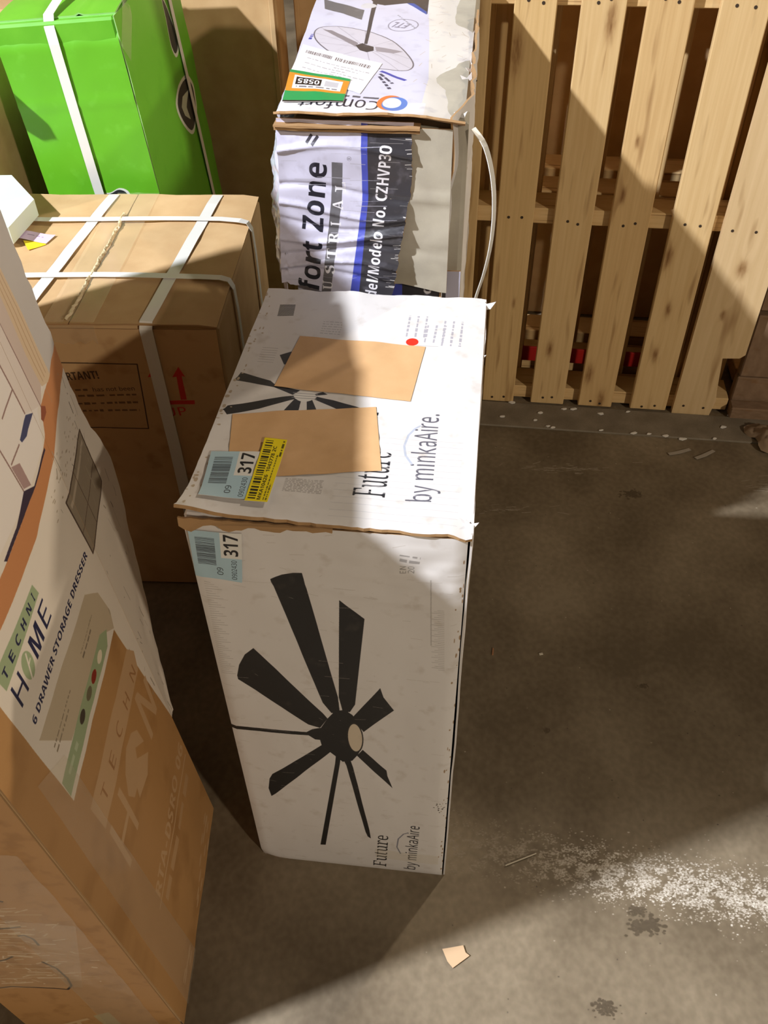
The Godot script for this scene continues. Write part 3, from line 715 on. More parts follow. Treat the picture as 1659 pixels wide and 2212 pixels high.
	var lo := obj("torn_edge", prism(lip, 0.003, 0.0012), M.card_edge, t); lo.position = Vector3(-w / 2, h - 0.001, d / 2 + 0.0072); lo.rotation.x = -0.2
	# exposed board along the side wall
	sheet(func(s, tt):
		var z: float = lerpf(d / 2 - 0.002, -d / 2, s); var y: float = lerpf(0.0, h + 0.001 - 0.003 * absf(nz.get_noise_2d(s * 16.0, 9.0)), tt)
		return [Vector3(w / 2 + 0.005 + 0.003 * nz.get_noise_2d(s * 6.0, tt * 5.0) * tt, y, z), Vector2(s, tt)], 24, 20, 0.0025, M.white, M.white, "side_flap", t)
	for e in [[0.012, 0.008], [0.15, 0.004], [0.33, 0.007], [0.455, 0.012]]:
		var sh := obj("torn_shred", prism(PackedVector2Array([Vector2(0, 0), Vector2(0.013, 0.002), Vector2(0.019, 0.011), Vector2(0.008, 0.008), Vector2(0.001, 0.014)]), 0.0008, 0.001), M.white, t)
		sh.position = Vector3(w / 2 - 0.005, h - 0.004, d / 2 - e[0]); sh.scale = Vector3.ONE * (e[1] / 0.01); sh.rotation.x = -0.5
	# patches and stickers
	var pc := tri_mat(noise_tex(256, 0.02, c8(202, 160, 112), c8(212, 170, 122), 51, 0.15), 4.0, 0.65)
	for n in ["wt_p1", "wt_p2"]: patch(Array(pts(n)), topf, 0.0009, pc, M.card_edge, "brown_patch", t, 30, 16)
	var sv := sticker_317()
	q = pts("wt_stk"); patch([q[1], q[2], q[3], q[0]], topf, 0.0026, sv, M.white, "number_sticker", t, 10, 8)
	q = pts("wf_stk"); patch([q[2], q[1], q[0], q[3]], front, 0.0016, sv, M.white, "number_sticker", t, 10, 8)
	var yv := Canvas.new(self, 0.108, 0.027, 6000.0, c8(238, 216, 22))
	yv.bars(0.004, 0.0155, 0.1, 0.009, c8(40, 38, 20), 3)
	yv.text("MKA10426  1043778 2C", "sans-bold", Vector2(0.003, 0.0095), Vector2(0.095, 0.0095), 0.0042, c8(50, 46, 14))
	yv.smalltext(Vector2(0.003, 0.006), Vector2(0.08, 0.006), 0.0018, c8(110, 100, 20), 9); yv.smalltext(Vector2(0.003, 0.003), Vector2(0.03, 0.003), 0.0018, c8(110, 100, 20), 10)
	yv.smalltext(Vector2(0.078, 0.003), Vector2(0.105, 0.003), 0.003, c8(90, 82, 16), 11)
	q = pts("wt_yel"); patch([q[1], q[2], q[3], q[0]], topf, 0.0036, tmat(yv.tex(), 0.4), M.white, "yellow_sticker", t, 12, 6)
	# strip of clear packing tape over the lower print
	patch([Vector2(0.20, 0.05), Vector2(0.305, 0.045), Vector2(0.305, 0.075), Vector2(0.20, 0.08)], front, 0.0006, M.tape, M.tape, "clear_tape", t)

func sticker_317() -> StandardMaterial3D:
	var W := 0.08; var H := 0.056
	var sv := Canvas.new(self, W, H, 7000.0, c8(172, 200, 212))
	var k := c8(48, 54, 62)
	sv.rect(0.038, 0.0, 0.042, 0.023, c8(222, 220, 214))
	sv.text("317", "sans-bold", Vector2(0.042, 0.004), Vector2(0.077, 0.004), 0.0155, c8(24, 24, 28))
	sv.text("0902430", "sans", Vector2(0.003, 0.006), Vector2(0.035, 0.006), 0.006, k)
	sv.text("09", "sans", Vector2(0.008, 0.022), Vector2(0.021, 0.022), 0.007, k)
	sv.bars(0.024, 0.029, 0.046, 0.021, k, 17)
	return tmat(sv.tex(), 0.45)

# ------------------------------------------------------------------ brown dresser carton beside it
func build_left_box():
	var lean := deg_to_rad(4.3)
	var L := 0.335; var Hh := 1.25; var T := 0.232
	var t := thing("dresser_carton", "tall brown carton with a white dresser label, leaning, next to the ceiling fan carton", "carton", Vector3(-0.322, 0.0, -0.445))
	t.rotation.z = lean
	# local axes: x out of the labelled side, y up the carton, z toward the aisle; the near corner of the labelled side is the origin
	var brown := c8(182, 136, 84)
	var cv := Canvas.new(self, 0.56, Hh, 1600.0, brown)
	cv.grime(31, 0.015, c8(150, 106, 58), 0.5, 0.1)
	var cream := c8(228, 216, 200); var sage := c8(158, 172, 132); var navy := c8(30, 32, 66)
	cv.poly(PackedVector2Array([Vector2(0.044, 1.25), Vector2(0.044, 0.77), Vector2(0.053, 0.566), Vector2(0.19, 0.570), Vector2(0.292, 0.578), Vector2(0.32, 0.39), Vector2(0.335, 0.30), Vector2(0.56, 0.30), Vector2(0.56, 1.25)]), cream)
	cv.poly(pts("ta_beige"), c8(196, 178, 150))
	cv.poly(PackedVector2Array([Vector2(0.053, 0.576), Vector2(0.26, 0.584), Vector2(0.275, 0.60), Vector2(0.255, 0.614), Vector2(0.053, 0.606)]), sage)
	var q := pts("ta_dots"); var dc := [c8(232, 218, 190), c8(140, 42, 24), c8(112, 104, 78), c8(70, 60, 48)]
	for i in 4: cv.ellipse(Vector2(q[i].x, 0.598), 0.010, 0.007, dc[i])
	cv.smalltext(Vector2(0.075, 0.636), Vector2(0.13, 0.636), 0.004, c8(150, 134, 110), 2); cv.smalltext(Vector2(0.075, 0.645), Vector2(0.15, 0.645), 0.003, c8(150, 134, 110), 3)
	cv.smalltext(Vector2(0.20, 0.640), Vector2(0.245, 0.640), 0.0035, c8(130, 116, 96), 6); cv.smalltext(Vector2(0.20, 0.648), Vector2(0.26, 0.648), 0.002, c8(150, 134, 110), 7)
	cv.smalltext(Vector2(0.072, 0.594), Vector2(0.112, 0.594), 0.008, c8(184, 194, 160), 21)
	cv.poly(pts("ta_bar"), sage)
	q = pts("ta_tech")
	var tech := "TECHNI"
	for i in 6:
		var x := 0.070 + 0.0205 * i
		cv.text(tech[i], "sans-bold", Vector2(x, 0.778), Vector2(x + (0.010 if tech[i] != "I" else 0.003), 0.778), 0.012, navy)
	cv.text("H", "sans", Vector2(0.068, 0.733), Vector2(0.092, 0.733), 0.032, navy)
	cv.text("M", "sans-bold", Vector2(0.128, 0.734), Vector2(0.158, 0.734), 0.031, navy)
	cv.text("E", "sans", Vector2(0.168, 0.735), Vector2(0.188, 0.735), 0.031, navy)
	cv.ellipse(Vector2(0.110, 0.749), 0.013, 0.018, sage); cv.line(Vector2(0.104, 0.73), Vector2(0.116, 0.762), 0.003, cream); cv.line(Vector2(0.110, 0.748), Vector2(0.119, 0.750), 0.0025, cream)
	cv.text("6 DRAWER STORAGE DRESSER", "sans-bold", Vector2(0.070, 0.697), Vector2(0.310, 0.703), 0.0105, navy)
	# photo of the dresser on a wooden floor
	cv.poly(PackedVector2Array([Vector2(0.0, 1.25), Vector2(0.0, 0.86), Vector2(0.044, 0.856), Vector2(0.044, 1.25)]), brown)
	cv.poly(PackedVector2Array([Vector2(0.044, 0.822), Vector2(0.172, 0.8165), Vector2(0.234, 0.8177), Vector2(0.309, 0.835), Vector2(0.37, 0.848), Vector2(0.41, 0.856), Vector2(0.56, 0.87), Vector2(0.56, 0.905), Vector2(0.41, 0.8936), Vector2(0.366, 0.895), Vector2(0.342, 0.873), Vector2(0.323, 0.8656), Vector2(0.27, 0.8547), Vector2(0.172, 0.8505), Vector2(0.044, 0.852)]), c8(196, 132, 84))
	cv.poly(PackedVector2Array([Vector2(0.05, 0.87), Vector2(0.20, 0.863), Vector2(0.262, 0.862), Vector2(0.325, 0.868), Vector2(0.35, 0.9), Vector2(0.42, 0.9), Vector2(0.56, 0.93), Vector2(0.56, 1.25), Vector2(0.05, 1.25)]), c8(232, 222, 212))
	cv.poly(PackedVector2Array([Vector2(0.365, 0.894), Vector2(0.394, 0.905), Vector2(0.387, 0.954), Vector2(0.388, 1.035), Vector2(0.37, 1.25), Vector2(0.335, 1.25), Vector2(0.3567, 0.9934)]), c8(208, 188, 174))
	cv.poly(PackedVector2Array([Vector2(0.321, 0.918), Vector2(0.364, 0.897), Vector2(0.3567, 0.9934), Vector2(0.335, 1.25), Vector2(0.295, 1.25), Vector2(0.3153, 1.0)]), c8(224, 210, 198))
	cv.poly(PackedVector2Array([Vector2(0.433, 0.8925), Vector2(0.5, 0.9), Vector2(0.56, 1.0), Vector2(0.56, 1.25), Vector2(0.405, 1.25), Vector2(0.42, 1.06)]), c8(196, 188, 180))
	cv.poly(PackedVector2Array([Vector2(0.394, 0.902), Vector2(0.416, 0.8925), Vector2(0.433, 0.8925), Vector2(0.428, 0.955), Vector2(0.42, 1.06), Vector2(0.405, 1.25), Vector2(0.37, 1.25), Vector2(0.388, 1.035), Vector2(0.387, 0.954)]), c8(216, 190, 156))
	for k in 3: cv.path(PackedVector2Array([Vector2(0.404 + 0.009 * k, 0.902), Vector2(0.398 + 0.011 * k, 0.955), Vector2(0.396 + 0.009 * k, 1.05), Vector2(0.379 + 0.009 * k, 1.25)]), 0.0016, c8(186, 150, 110))
	cv.line(Vector2(0.3567, 0.9934), Vector2(0.335, 1.25), 0.0016, c8(150, 118, 108)); cv.line(Vector2(0.3153, 1.0), Vector2(0.295, 1.25), 0.0016, c8(170, 146, 134))
	cv.poly(pts("ta_shadow"), c8(58, 46, 62)); cv.poly(pts("ta_side"), c8(170, 140, 134)); cv.poly(pts("ta_handle"), c8(70, 72, 104))
	q = pts("ta_lines")
	for i in 5: cv.line(q[i * 2], q[i * 2 + 1], 0.0022, c8(150, 118, 108))
	cv.poly(pts("ta_foot"), c8(150, 84, 58))
	# inset picture and scuffs
	q = pts("ta_pic"); cv.poly(q, c8(150, 136, 116)); cv.path(PackedVector2Array([q[0], q[1], q[2], q[3], q[0]]), 0.003, c8(88, 70, 58))
	cv.line(q[0].lerp(q[1], 0.05) - Vector2(0, 0.014), q[1].lerp(q[0], 0.05) - Vector2(0, 0.014), 0.006, c8(188, 172, 150)); cv.line(q[1].lerp(q[0], 0.4), q[2].lerp(q[3], 0.4), 0.0015, c8(96, 76, 62)); cv.line(q[0].lerp(q[3], 0.6), q[1].lerp(q[2], 0.6), 0.0015, c8(96, 76, 62))
	var r := RandomNumberGenerator.new(); r.seed = 14
	for i in 70:
		var c := Vector2(0.30 + r.randf() * 0.2, r.randf_range(0.32, 0.88)); cv.line(c, c + Vector2(r.randfn(0, 0.004), r.randfn(0, 0.016)), r.randf_range(0.0006, 0.0022), c8(166, 152, 132) if r.randf() < 0.8 else c8(108, 94, 78))
	for i in 46: cv.ellipse(Vector2(r.randf_range(0.28, 0.46), 0.815 + r.randfn(0, 0.012)), r.randf_range(0.001, 0.004), 0.001, c8(178, 160, 136), 7)
	# print on the bare brown board
	var pale := c8(196, 158, 116)
	cv.poly(PackedVector2Array([Vector2(0.070, 0.514), Vector2(0.30, 0.524), Vector2(0.315, 0.50), Vector2(0.305, 0.470), Vector2(0.073, 0.456)]), pale)
	var tt := "TECHNI"
	for i in 5: cv.text(tt[i], "sans", Vector2(0.098 + 0.045 * i, 0.474), Vector2(0.116 + 0.045 * i, 0.474), 0.022, c8(164, 118, 74))
	cv.line(Vector2(0.130, 0.446), Vector2(0.127, 0.351), 0.011, pale); cv.line(Vector2(0.081, 0.441), Vector2(0.0755, 0.351), 0.011, pale); cv.line(Vector2(0.125, 0.3976), Vector2(0.084, 0.3936), 0.009, pale)
	cv.poly(pts("ta_O"), pale)
	q = pts("ta_M"); cv.line(q[0], q[1], 0.011, pale); cv.line(q[2], q[3], 0.011, pale); cv.line(q[4], q[4] + Vector2(0.012, 0.07), 0.011, pale)
	q = pts("ta_rta"); cv.text("RTA-DSRO 06", "sans-bold", q[0], Vector2(0.326, 0.222), 0.026, pale)
	cv.line(Vector2(0.075, 0.200), Vector2(0.325, 0.205), 0.004, pale)
	cv.smalltext(Vector2(0.10, 0.175), Vector2(0.31, 0.180), 0.017, c8(188, 148, 104), 5)
	for i in 20: cv.ellipse(Vector2(r.randf_range(0.02, 0.33), 0.03 + r.randfn(0, 0.012)), 0.012, 0.003, pale, 8)
	var am := tmat(cv.tex(), 0.5)
	# carton
	obj("body", rbox(Vector3(-T / 2, Hh / 2, -L / 2 + 0.009), Vector3(T, Hh, L + 0.018), 0.004), M.card, t)
	var side := func(u: float, v: float, lift: float) -> Vector3:
		var x := 0.002 * nz.get_noise_2d(u * 7.0 + 9.0, v * 4.0) * clampf(min(u + 0.018, L - u) * 40.0, 0, 1)
		return Vector3(0.0028 + x + lift, v, -u)
	sheet(func(s, tt2): return [side.call(lerpf(-0.018, L, s), tt2 * Hh, 0.0), Vector2(maxf(0.002, lerpf(-0.018, L, s)) / 0.56, 1.0 - tt2)], 16, 60, 0.002, am, M.card_edge, "labelled_side", t)
	# loose white flap past the far corner, bent back a little, torn lower down
	sheet(func(s, tt2):
		var v: float = lerpf(0.30, Hh - 0.005, tt2)
		var reach: float = 0.155
		if v < 0.66: reach = lerpf(0.012, 0.20, clampf((v - 0.30) / 0.36, 0, 1))
		elif v < 0.80: reach = lerpf(0.20, 0.155, (v - 0.66) / 0.14)
		reach += 0.006 * nz.get_noise_2d(v * 22.0, 5.0)
		var a: float = s * reach
		return [Vector3(0.003 - a * 0.13 + 0.003 * nz.get_noise_2d(s * 2.0, v * 9.0) * s, v, -L - a), Vector2(clampf((L + a) / 0.56, 0, 0.999), 1.0 - v / Hh)], 10, 60, 0.0025, am, M.card_edge, "loose_flap", t)
	# near end: marker scribbles, worn paper and tape
	var bv := Canvas.new(self, T, Hh, 1500.0, brown)
	bv.grime(41, 0.02, c8(150, 106, 58), 0.5, 0.1)
	# canvas u runs right to left in the data: mirror it so that u grows from the far side to the labelled side
	for i in 260:
		var u := r.randf_range(0.05, T); var v := r.randf_range(0.20, 0.46)
		bv.line(Vector2(T - u, v), Vector2(T - u + r.randf_range(-0.05, 0.02), v + r.randfn(0.004, 0.004)), r.randf_range(0.0008, 0.0035), [c8(206, 178, 142), c8(190, 154, 108), c8(222, 200, 170)][i % 3])
	for n in ["tb_scr1", "tb_scr2", "tb_scr3", "tb_scr4", "tb_scr5", "tb_scr6"]:
		var p := PackedVector2Array()
		for k in pts(n): p.append(Vector2(T - k.x, k.y))
		bv.path(p, 0.0032, c8(42, 34, 32))
	var pp := PackedVector2Array()
	for k in pts("tb_pale"): pp.append(Vector2(T - k.x, k.y))
	bv.poly(pp, c8(178, 158, 116))
	var hh := pts("tb_H"); for i in 3: bv.line(Vector2(T - hh[i * 2].x, hh[i * 2].y), Vector2(T - hh[i * 2 + 1].x, hh[i * 2 + 1].y), 0.007, c8(200, 166, 120))
	var bm := tmat(bv.tex(), 0.5)
	var endf := func(u: float, v: float, lift: float) -> Vector3:
		return Vector3(u - T, v, 0.018 + 0.0028 + 0.0022 * nz.get_noise_2d(u * 8.0, v * 5.0 + 20.0) * clampf(min(u, T - u) * 40.0, 0, 1) + lift)
	sheet(func(s, tt2): return [endf.call(s * T, tt2 * Hh, 0.0), Vector2(s, 1.0 - tt2)], 12, 50, 0.002, bm, M.card_edge, "near_end", t)
	var wr := func(u: float, v: float, lift: float) -> Vector3: return endf.call(u, v, lift) + Vector3(0, 0, 0.0014 * (nz.get_noise_2d(u * 25.0, v * 70.0)))
	patch([Vector2(0.01, 0.20), Vector2(0.14, 0.19), Vector2(0.20, 0.40), Vector2(0.03, 0.47)], wr, 0.002, M.tape, M.tape, "clear_tape", t, 24, 30)
	patch([Vector2(0.125, 0.0), Vector2(0.205, 0.0), Vector2(0.205, 0.60), Vector2(0.125, 0.62)], wr, 0.0042, M.tape, M.tape, "clear_tape", t, 12, 40)
	patch([Vector2(0.01, 0.0), Vector2(0.09, 0.0), Vector2(0.08, 0.62), Vector2(0.02, 0.66)], side, 0.002, M.tape, M.tape, "clear_tape", t, 12, 40)
	# unseen carton stack added to shade floor and carton tops; dresser carton leans on it
	var n1 := thing("added_shade_carton", "unseen brown carton added to cast shade, the leaning dresser carton rests against it", "carton", Vector3(-0.795, 0, -0.735))
	obj("body", rbox(Vector3(0, 0.425, 0), Vector3(0.25, 0.85, 0.93), 0.004), M.card, n1)
	obj("tape", rbox(Vector3(0, 0.8505, 0), Vector3(0.05, 0.001, 0.92), 0.0003), M.card_edge, n1)
	var n2 := thing("added_shade_carton", "unseen brown carton added to cast shade, on top of the one behind the dresser carton", "carton", Vector3(-0.795, 0.852, -0.735))
	obj("body", rbox(Vector3(0, 0.32, 0), Vector3(0.25, 0.64, 0.93), 0.004), M.card, n2)
	obj("tape", rbox(Vector3(0, 0.6405, 0), Vector3(0.05, 0.001, 0.92), 0.0003), M.card_edge, n2)

# ------------------------------------------------------------------ battered pedestal fan carton
func build_fan_slab():
	var w := 0.262; var d := 0.80; var h := 1.06
	var X := Vector3(cos(0.113), 0, sin(0.113)); var Z := Vector3(-sin(0.113), 0, cos(0.113))
	var base := Vector3(0.127, 0, -1.2) - X * w * 0.5 - Z * d * 0.5
	var t := thing("pedestal_fan_carton", "battered narrow carton with lavender and black fan print, torn corners and crinkled wrap", "carton", base, -0.113)
	var lav := c8(196, 194, 214); var ink := c8(38, 36, 44)
	obj("body", rbox(Vector3(0.004, (h - 0.006) / 2, -0.005), Vector3(w - 0.02, h - 0.006, d - 0.012), 0.006), M.card_grey, t)
	# front print
	var ox := -0.03; var oy := 0.74
	var cv := Canvas.new(self, 0.24, 0.34, 3600.0, lav, Vector2(ox, oy))
	cv.poly(pts("cf_black"), c8(56, 54, 58)); cv.poly(pts("cf_blue"), c8(72, 80, 172)); cv.poly(pts("cf_bar"), c8(98, 96, 100))
	var q := pts("cf_zone")
	cv.text("Comfort Zone", "sans-bold", q[0] + Vector2(0, -0.012), q[1], 0.031, c8(34, 34, 44))
	cv.text("®", "sans", Vector2(0.099, 1.008), Vector2(0.099, 1.014), 0.006, c8(120, 118, 130))
	q = pts("cf_ind")
	var ind := "INDUSTRIAL"
	for i in 10:
		var v := lerpf(0.742, 0.963, i / 9.0); var u := lerpf(0.062, 0.0935, clampf((v - 0.80) / 0.19, -0.3, 1.2))
		cv.text(ind[i], "serif-bold", Vector2(u, v), Vector2(u, v + (0.006 if ind[i] == "I" else 0.014)), 0.015, c8(226, 224, 230))
	q = pts("cf_model"); cv.text("Model/Modelo No. CZHVP30", "sans-bold", q[0], q[1], 0.0165, c8(228, 226, 232))
	q = pts("cf_sl"); cv.line(q[0], q[1], 0.004, c8(60, 56, 64)); cv.line(q[2], q[3], 0.004, c8(60, 56, 64))
	var r := RandomNumberGenerator.new(); r.seed = 61
	for i in 70:
		var c := Vector2(r.randf_range(-0.02, 0.19), r.randf_range(0.78, 1.06)); cv.line(c, c + Vector2(r.randf_range(0.01, 0.05), r.randfn(0, 0.001)), r.randf_range(0.0003, 0.0008), c8(170, 168, 180) if c.x < 0.12 else c8(126, 122, 122))
	for i in 24:
		var v := r.randf_range(0.80, 1.05); cv.line(Vector2(0.187 - 0.16 * clampf(0.99 - v, 0, 1), v), Vector2(0.187 - 0.16 * clampf(0.99 - v, 0, 1) - r.randf_range(0.002, 0.016), v + r.randfn(0, 0.001)), r.randf_range(0.0004, 0.0011), c8(200, 196, 192))
	cv.grime(71, 0.03, c8(150, 146, 160), 0.3, 0.2)
	var fm := tmat(cv.tex(), 0.32)
	var crs := [1.018, 0.962, 0.936, 0.918, 0.898, 0.876, 0.852, 0.835]
	sheet(func(s, tt):
		var vb: float = lerpf(0.822, 0.785, pow(s, 1.2)) + 0.004 * nz.get_noise_2d(s * 16.0, 2.0)
		var v: float = lerpf(vb, 1.057, tt)
		var ul: float = -0.004 - 0.010 * clampf((1.0 - v) / 0.16, 0, 1); var ur: float = 0.182 - 0.16 * clampf(0.975 - v, 0, 1)
		ur += 0.003 * nz.get_noise_2d(v * 60.0, 8.0)
		var u: float = lerpf(ul, ur, s)
		var z: float = 0.016 + 0.004 * nz.get_noise_2d(u * 7.0, v * 7.0) + 0.020 * clampf((0.98 - v) / 0.18, 0, 1) * (0.4 + 0.6 * s)
		for k in crs.size(): z += (0.004 if k % 2 == 0 else -0.0035) * crease(v, crs[k] + 0.01 * sin(u * 20.0 + k), 0.0035)
		z -= 0.010 * clampf((v - 1.02) / 0.035, 0, 1)
		return [Vector3(u - w / 2, v, d / 2 + z), Vector2((u - ox) / 0.24, 1.0 - (v - oy) / 0.34)], 40, 90, 0.003, fm, M.card_edge, "printed_front_flap", t)
	# lower printed wall behind the loose flap
	var lv := Canvas.new(self, w, 0.84, 1000.0, c8(176, 174, 190))
	lv.rect(0.15, 0, 0.02, 0.84, c8(72, 80, 172)); lv.rect(0.17, 0, 0.07, 0.84, c8(50, 48, 52)); lv.text("Model/Modelo No.", "sans-bold", Vector2(0.215, 0.55), Vector2(0.217, 0.825), 0.016, c8(216, 214, 220))
	sheet(func(s, tt): return [Vector3((s - 0.5) * (w - 0.012), tt * 0.84, d / 2 + 0.004 + 0.002 * nz.get_noise_2d(s * 3.0, tt * 6.0)), Vector2(s, 1.0 - tt)], 8, 16, 0.003, tmat(lv.tex(), 0.5), M.card_edge, "lower_front", t)
	# grey bare board beside the print, with a folded dent
	sheet(func(s, tt):
		var v: float = lerpf(0.83 - 0.02 * s + 0.003 * nz.get_noise_2d(s * 20.0, 7.0), 1.05, tt); var u: float = lerpf(0.12, 0.236, s)
		var z: float = 0.009 + 0.006 * clampf((1.0 - v) / 0.1, 0, 1) + 0.004 * crease(v, 0.955, 0.005) - 0.003 * crease(v, 0.875, 0.004) + 0.002 * nz.get_noise_2d(u * 12.0, v * 9.0)
		return [Vector3(u - w / 2, v, d / 2 + z), Vector2(s, tt)], 12, 30, 0.003, M.card_grey, M.card_edge, "bare_flap", t)
	# crushed white corner and side
	sheet(func(s, tt):
		var v: float = tt * (h + 0.004); var a: float = s
		var p: Vector3 = Vector3(0.228 + 0.03 * clampf(a * 6.0, 0, 1) - w / 2, v, d / 2 + 0.008 - a * 0.5)
		p.x += 0.006 * nz.get_noise_2d(a * 12.0, v * 9.0) * clampf(a * 6.0, 0, 1) + 0.012 * exp(-a * 6.0) * exp(-pow((v - 1.0) / 0.08, 2.0)) - 0.006 * crease(v, 0.96, 0.02)
		p.y += 0.006 * nz.get_noise_2d(a * 9.0, 3.0) * tt
		return [p, Vector2(s, 1.0 - tt)], 30, 60, 0.003, M.white, M.card_edge, "side_wall", t)
	# top print
	var tv := Canvas.new(self, w + 0.04, d, 1700.0, c8(206, 204, 220), Vector2(-0.04, 0))
	q = pts("ct_edge")
	tv.poly(PackedVector2Array([Vector2(0.188, 0), Vector2(0.192, 0.16), Vector2(0.182, 0.33), Vector2(0.165, 0.57), Vector2(0.165, 0.8), Vector2(0.3, 0.8), Vector2(0.3, 0)]), c8(222, 216, 208))
	for i in 40:
		var c := Vector2(r.randf_range(0.17, 0.26), r.randf_range(0.1, 0.55)); tv.line(c, c + Vector2(r.randfn(0, 0.01), r.randf_range(0.004, 0.02)), 0.001, c8(190, 176, 160))
	var ring := smooth("ct_fan")
	tv.poly(ring, c8(202, 197, 206))
	var cen := Vector2(0.085, 0.29)
	for i in range(0, ring.size(), 5):
		tv.line(cen, ring[i], 0.0011, c8(164, 158, 168))
	ring.append(ring[0]); tv.path(ring, 0.0022, c8(104, 98, 104))
	tv.poly(pts("ct_b1"), c8(136, 128, 132)); tv.poly(pts("ct_b2"), c8(150, 142, 148)); tv.poly(pts("ct_hub"), c8(62, 58, 60)); tv.poly(pts("ct_pole"), c8(70, 66, 68)); tv.poly(pts("ct_motor"), c8(64, 60, 62)); tv.poly(pts("ct_blue"), c8(60, 84, 160))
	tv.poly(pts("ct_tag"), c8(104, 102, 104)); tv.ellipse(Vector2(0.062, 0.525), 0.014, 0.018, c8(206, 204, 206));
	tv.ellipse(Vector2(0.133, 0.413), 0.026, 0.034, c8(140, 136, 150)); tv.ellipse(Vector2(0.133, 0.413), 0.024, 0.031, c8(206, 204, 220)); tv.text("ETL", "sans-bold", Vector2(0.147, 0.418), Vector2(0.119, 0.43), 0.026, c8(130, 126, 142))
	tv.smalltext(Vector2(0.155, 0.395), Vector2(0.118, 0.47), 0.004, c8(150, 148, 160), 3)
	q = pts("ct_blueln"); tv.line(q[0], q[1], 0.006, c8(70, 74, 160)); tv.smalltext(q[2], q[3], 0.006, c8(70, 70, 90), 2); tv.smalltext(q[2] + Vector2(0, -0.012), q[4] + Vector2(0, -0.01), 0.006, c8(70, 70, 90), 4)
	tv.rect(-0.04, 0.0, 0.235, 0.055, c8(226, 223, 224))
	q = pts("ct_comf"); tv.text("Comfort", "sans", Vector2(0.131, 0.062), Vector2(0.020, 0.066), 0.038, c8(40, 38, 50)); tv.smalltext(Vector2(0.128, 0.073), Vector2(0.03, 0.077), 0.008, c8(90, 88, 96), 12)
	q = pts("ct_logo")
	tv.ellipse(q[0], 0.019, 0.030, c8(224, 120, 60)); tv.ellipse(q[0] + Vector2(0.006, -0.003), 0.018, 0.028, c8(90, 124, 196)); tv.ellipse(q[0] + Vector2(0.002, 0.001), 0.013, 0.02, c8(226, 230, 240))
	tv.smalltext(Vector2(-0.012, 0.33), Vector2(-0.012, 0.36), 0.006, c8(70, 74, 160), 8)
	tv.grime(81, 0.03, c8(160, 156, 166), 0.3, 0.25)
	var tm := tmat(tv.tex(), 0.4)
	var topf := func(u: float, v: float, lift: float) -> Vector3:
		var y := 0.003 * nz.get_noise_2d(u * 8.0, v * 5.0 + 60.0) + 0.004 * exp(-v * 60.0)
		y -= 0.016 * clampf((u - 0.19) / 0.07, 0, 1) * (0.6 + 0.4 * sin(v * 14.0)) 
		y -= 0.012 * exp(-pow((v - 0.17) / 0.03, 2.0)) * clampf((u - 0.17) / 0.08, 0, 1)
		return Vector3(u - w / 2, h + y + lift, d / 2 - v)
	sheet(func(s, tt):
		var u: float = lerpf(-0.004, 0.252, s); var v: float = lerpf(-0.018 + 0.004 * nz.get_noise_2d(s * 9.0, 1.0), d, tt)
		u -= 0.034 * clampf(v / 0.56, 0, 1.2) * (1.0 - s)
		return [topf.call(u, v, 0.0), Vector2(clampf((u + 0.04) / (w + 0.04), 0, 0.999), clampf(1.0 - v / d, 0.001, 0.999))], 30, 50, 0.003, tm, M.card_edge, "top_panel", t)
	# layers of torn board at the fold
	for k in 2:
		var e := PackedVector2Array()
		for i in 13: e.append(Vector2(-0.004 + 0.0165 * i, 0.0016 + 0.002 * nz.get_noise_2d(i * 3.0, k)))
		for i in 13: e.append(Vector2(-0.004 + 0.0165 * (12 - i), -0.0009 + 0.0008 * nz.get_noise_2d(i * 5.0, k + 8)))
		var lo := obj("torn_layer", prism(e, 0.022, 0.001), M.card_edge, t)
		lo.position = Vector3(-w / 2 - 0.002, h - 0.009 - 0.005 * k, d / 2 + 0.0185 - 0.003 * k); lo.rotation.x = 0.05 * k
	var gash := obj("torn_gap_shade", prism(PackedVector2Array([Vector2(0, 0), Vector2(0.018, 0.006), Vector2(0.036, 0.004), Vector2(0.050, 0.012), Vector2(0.058, 0.028), Vector2(0.047, 0.02), Vector2(0.036, 0.026), Vector2(0.02, 0.016)]), 0.002, 0.001), mat(c8(44, 34, 26), 0.95), t)  # dark sheet laid on the tear, the shade inside put in as colour
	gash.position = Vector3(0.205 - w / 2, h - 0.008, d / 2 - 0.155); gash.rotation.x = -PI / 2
	for e in [[0.245, 0.17, 0.4], [0.236, 0.02, -0.2], [0.255, 0.21, 1.0]]:
		var sh := obj("torn_shred", prism(PackedVector2Array([Vector2(0, 0), Vector2(0.02, 0.004), Vector2(0.028, 0.018), Vector2(0.012, 0.011), Vector2(0.002, 0.022)]), 0.001, 0.002), M.white, t)
		sh.position = Vector3(e[0] - w / 2, h - 0.012, d / 2 - e[1]); sh.rotation = Vector3(-0.7, e[2], 0.3); sh.scale = Vector3.ONE * 0.7
	# crinkled clear wrap bulging round the side
	var wm := mat(c8(190, 188, 204), 0.16)
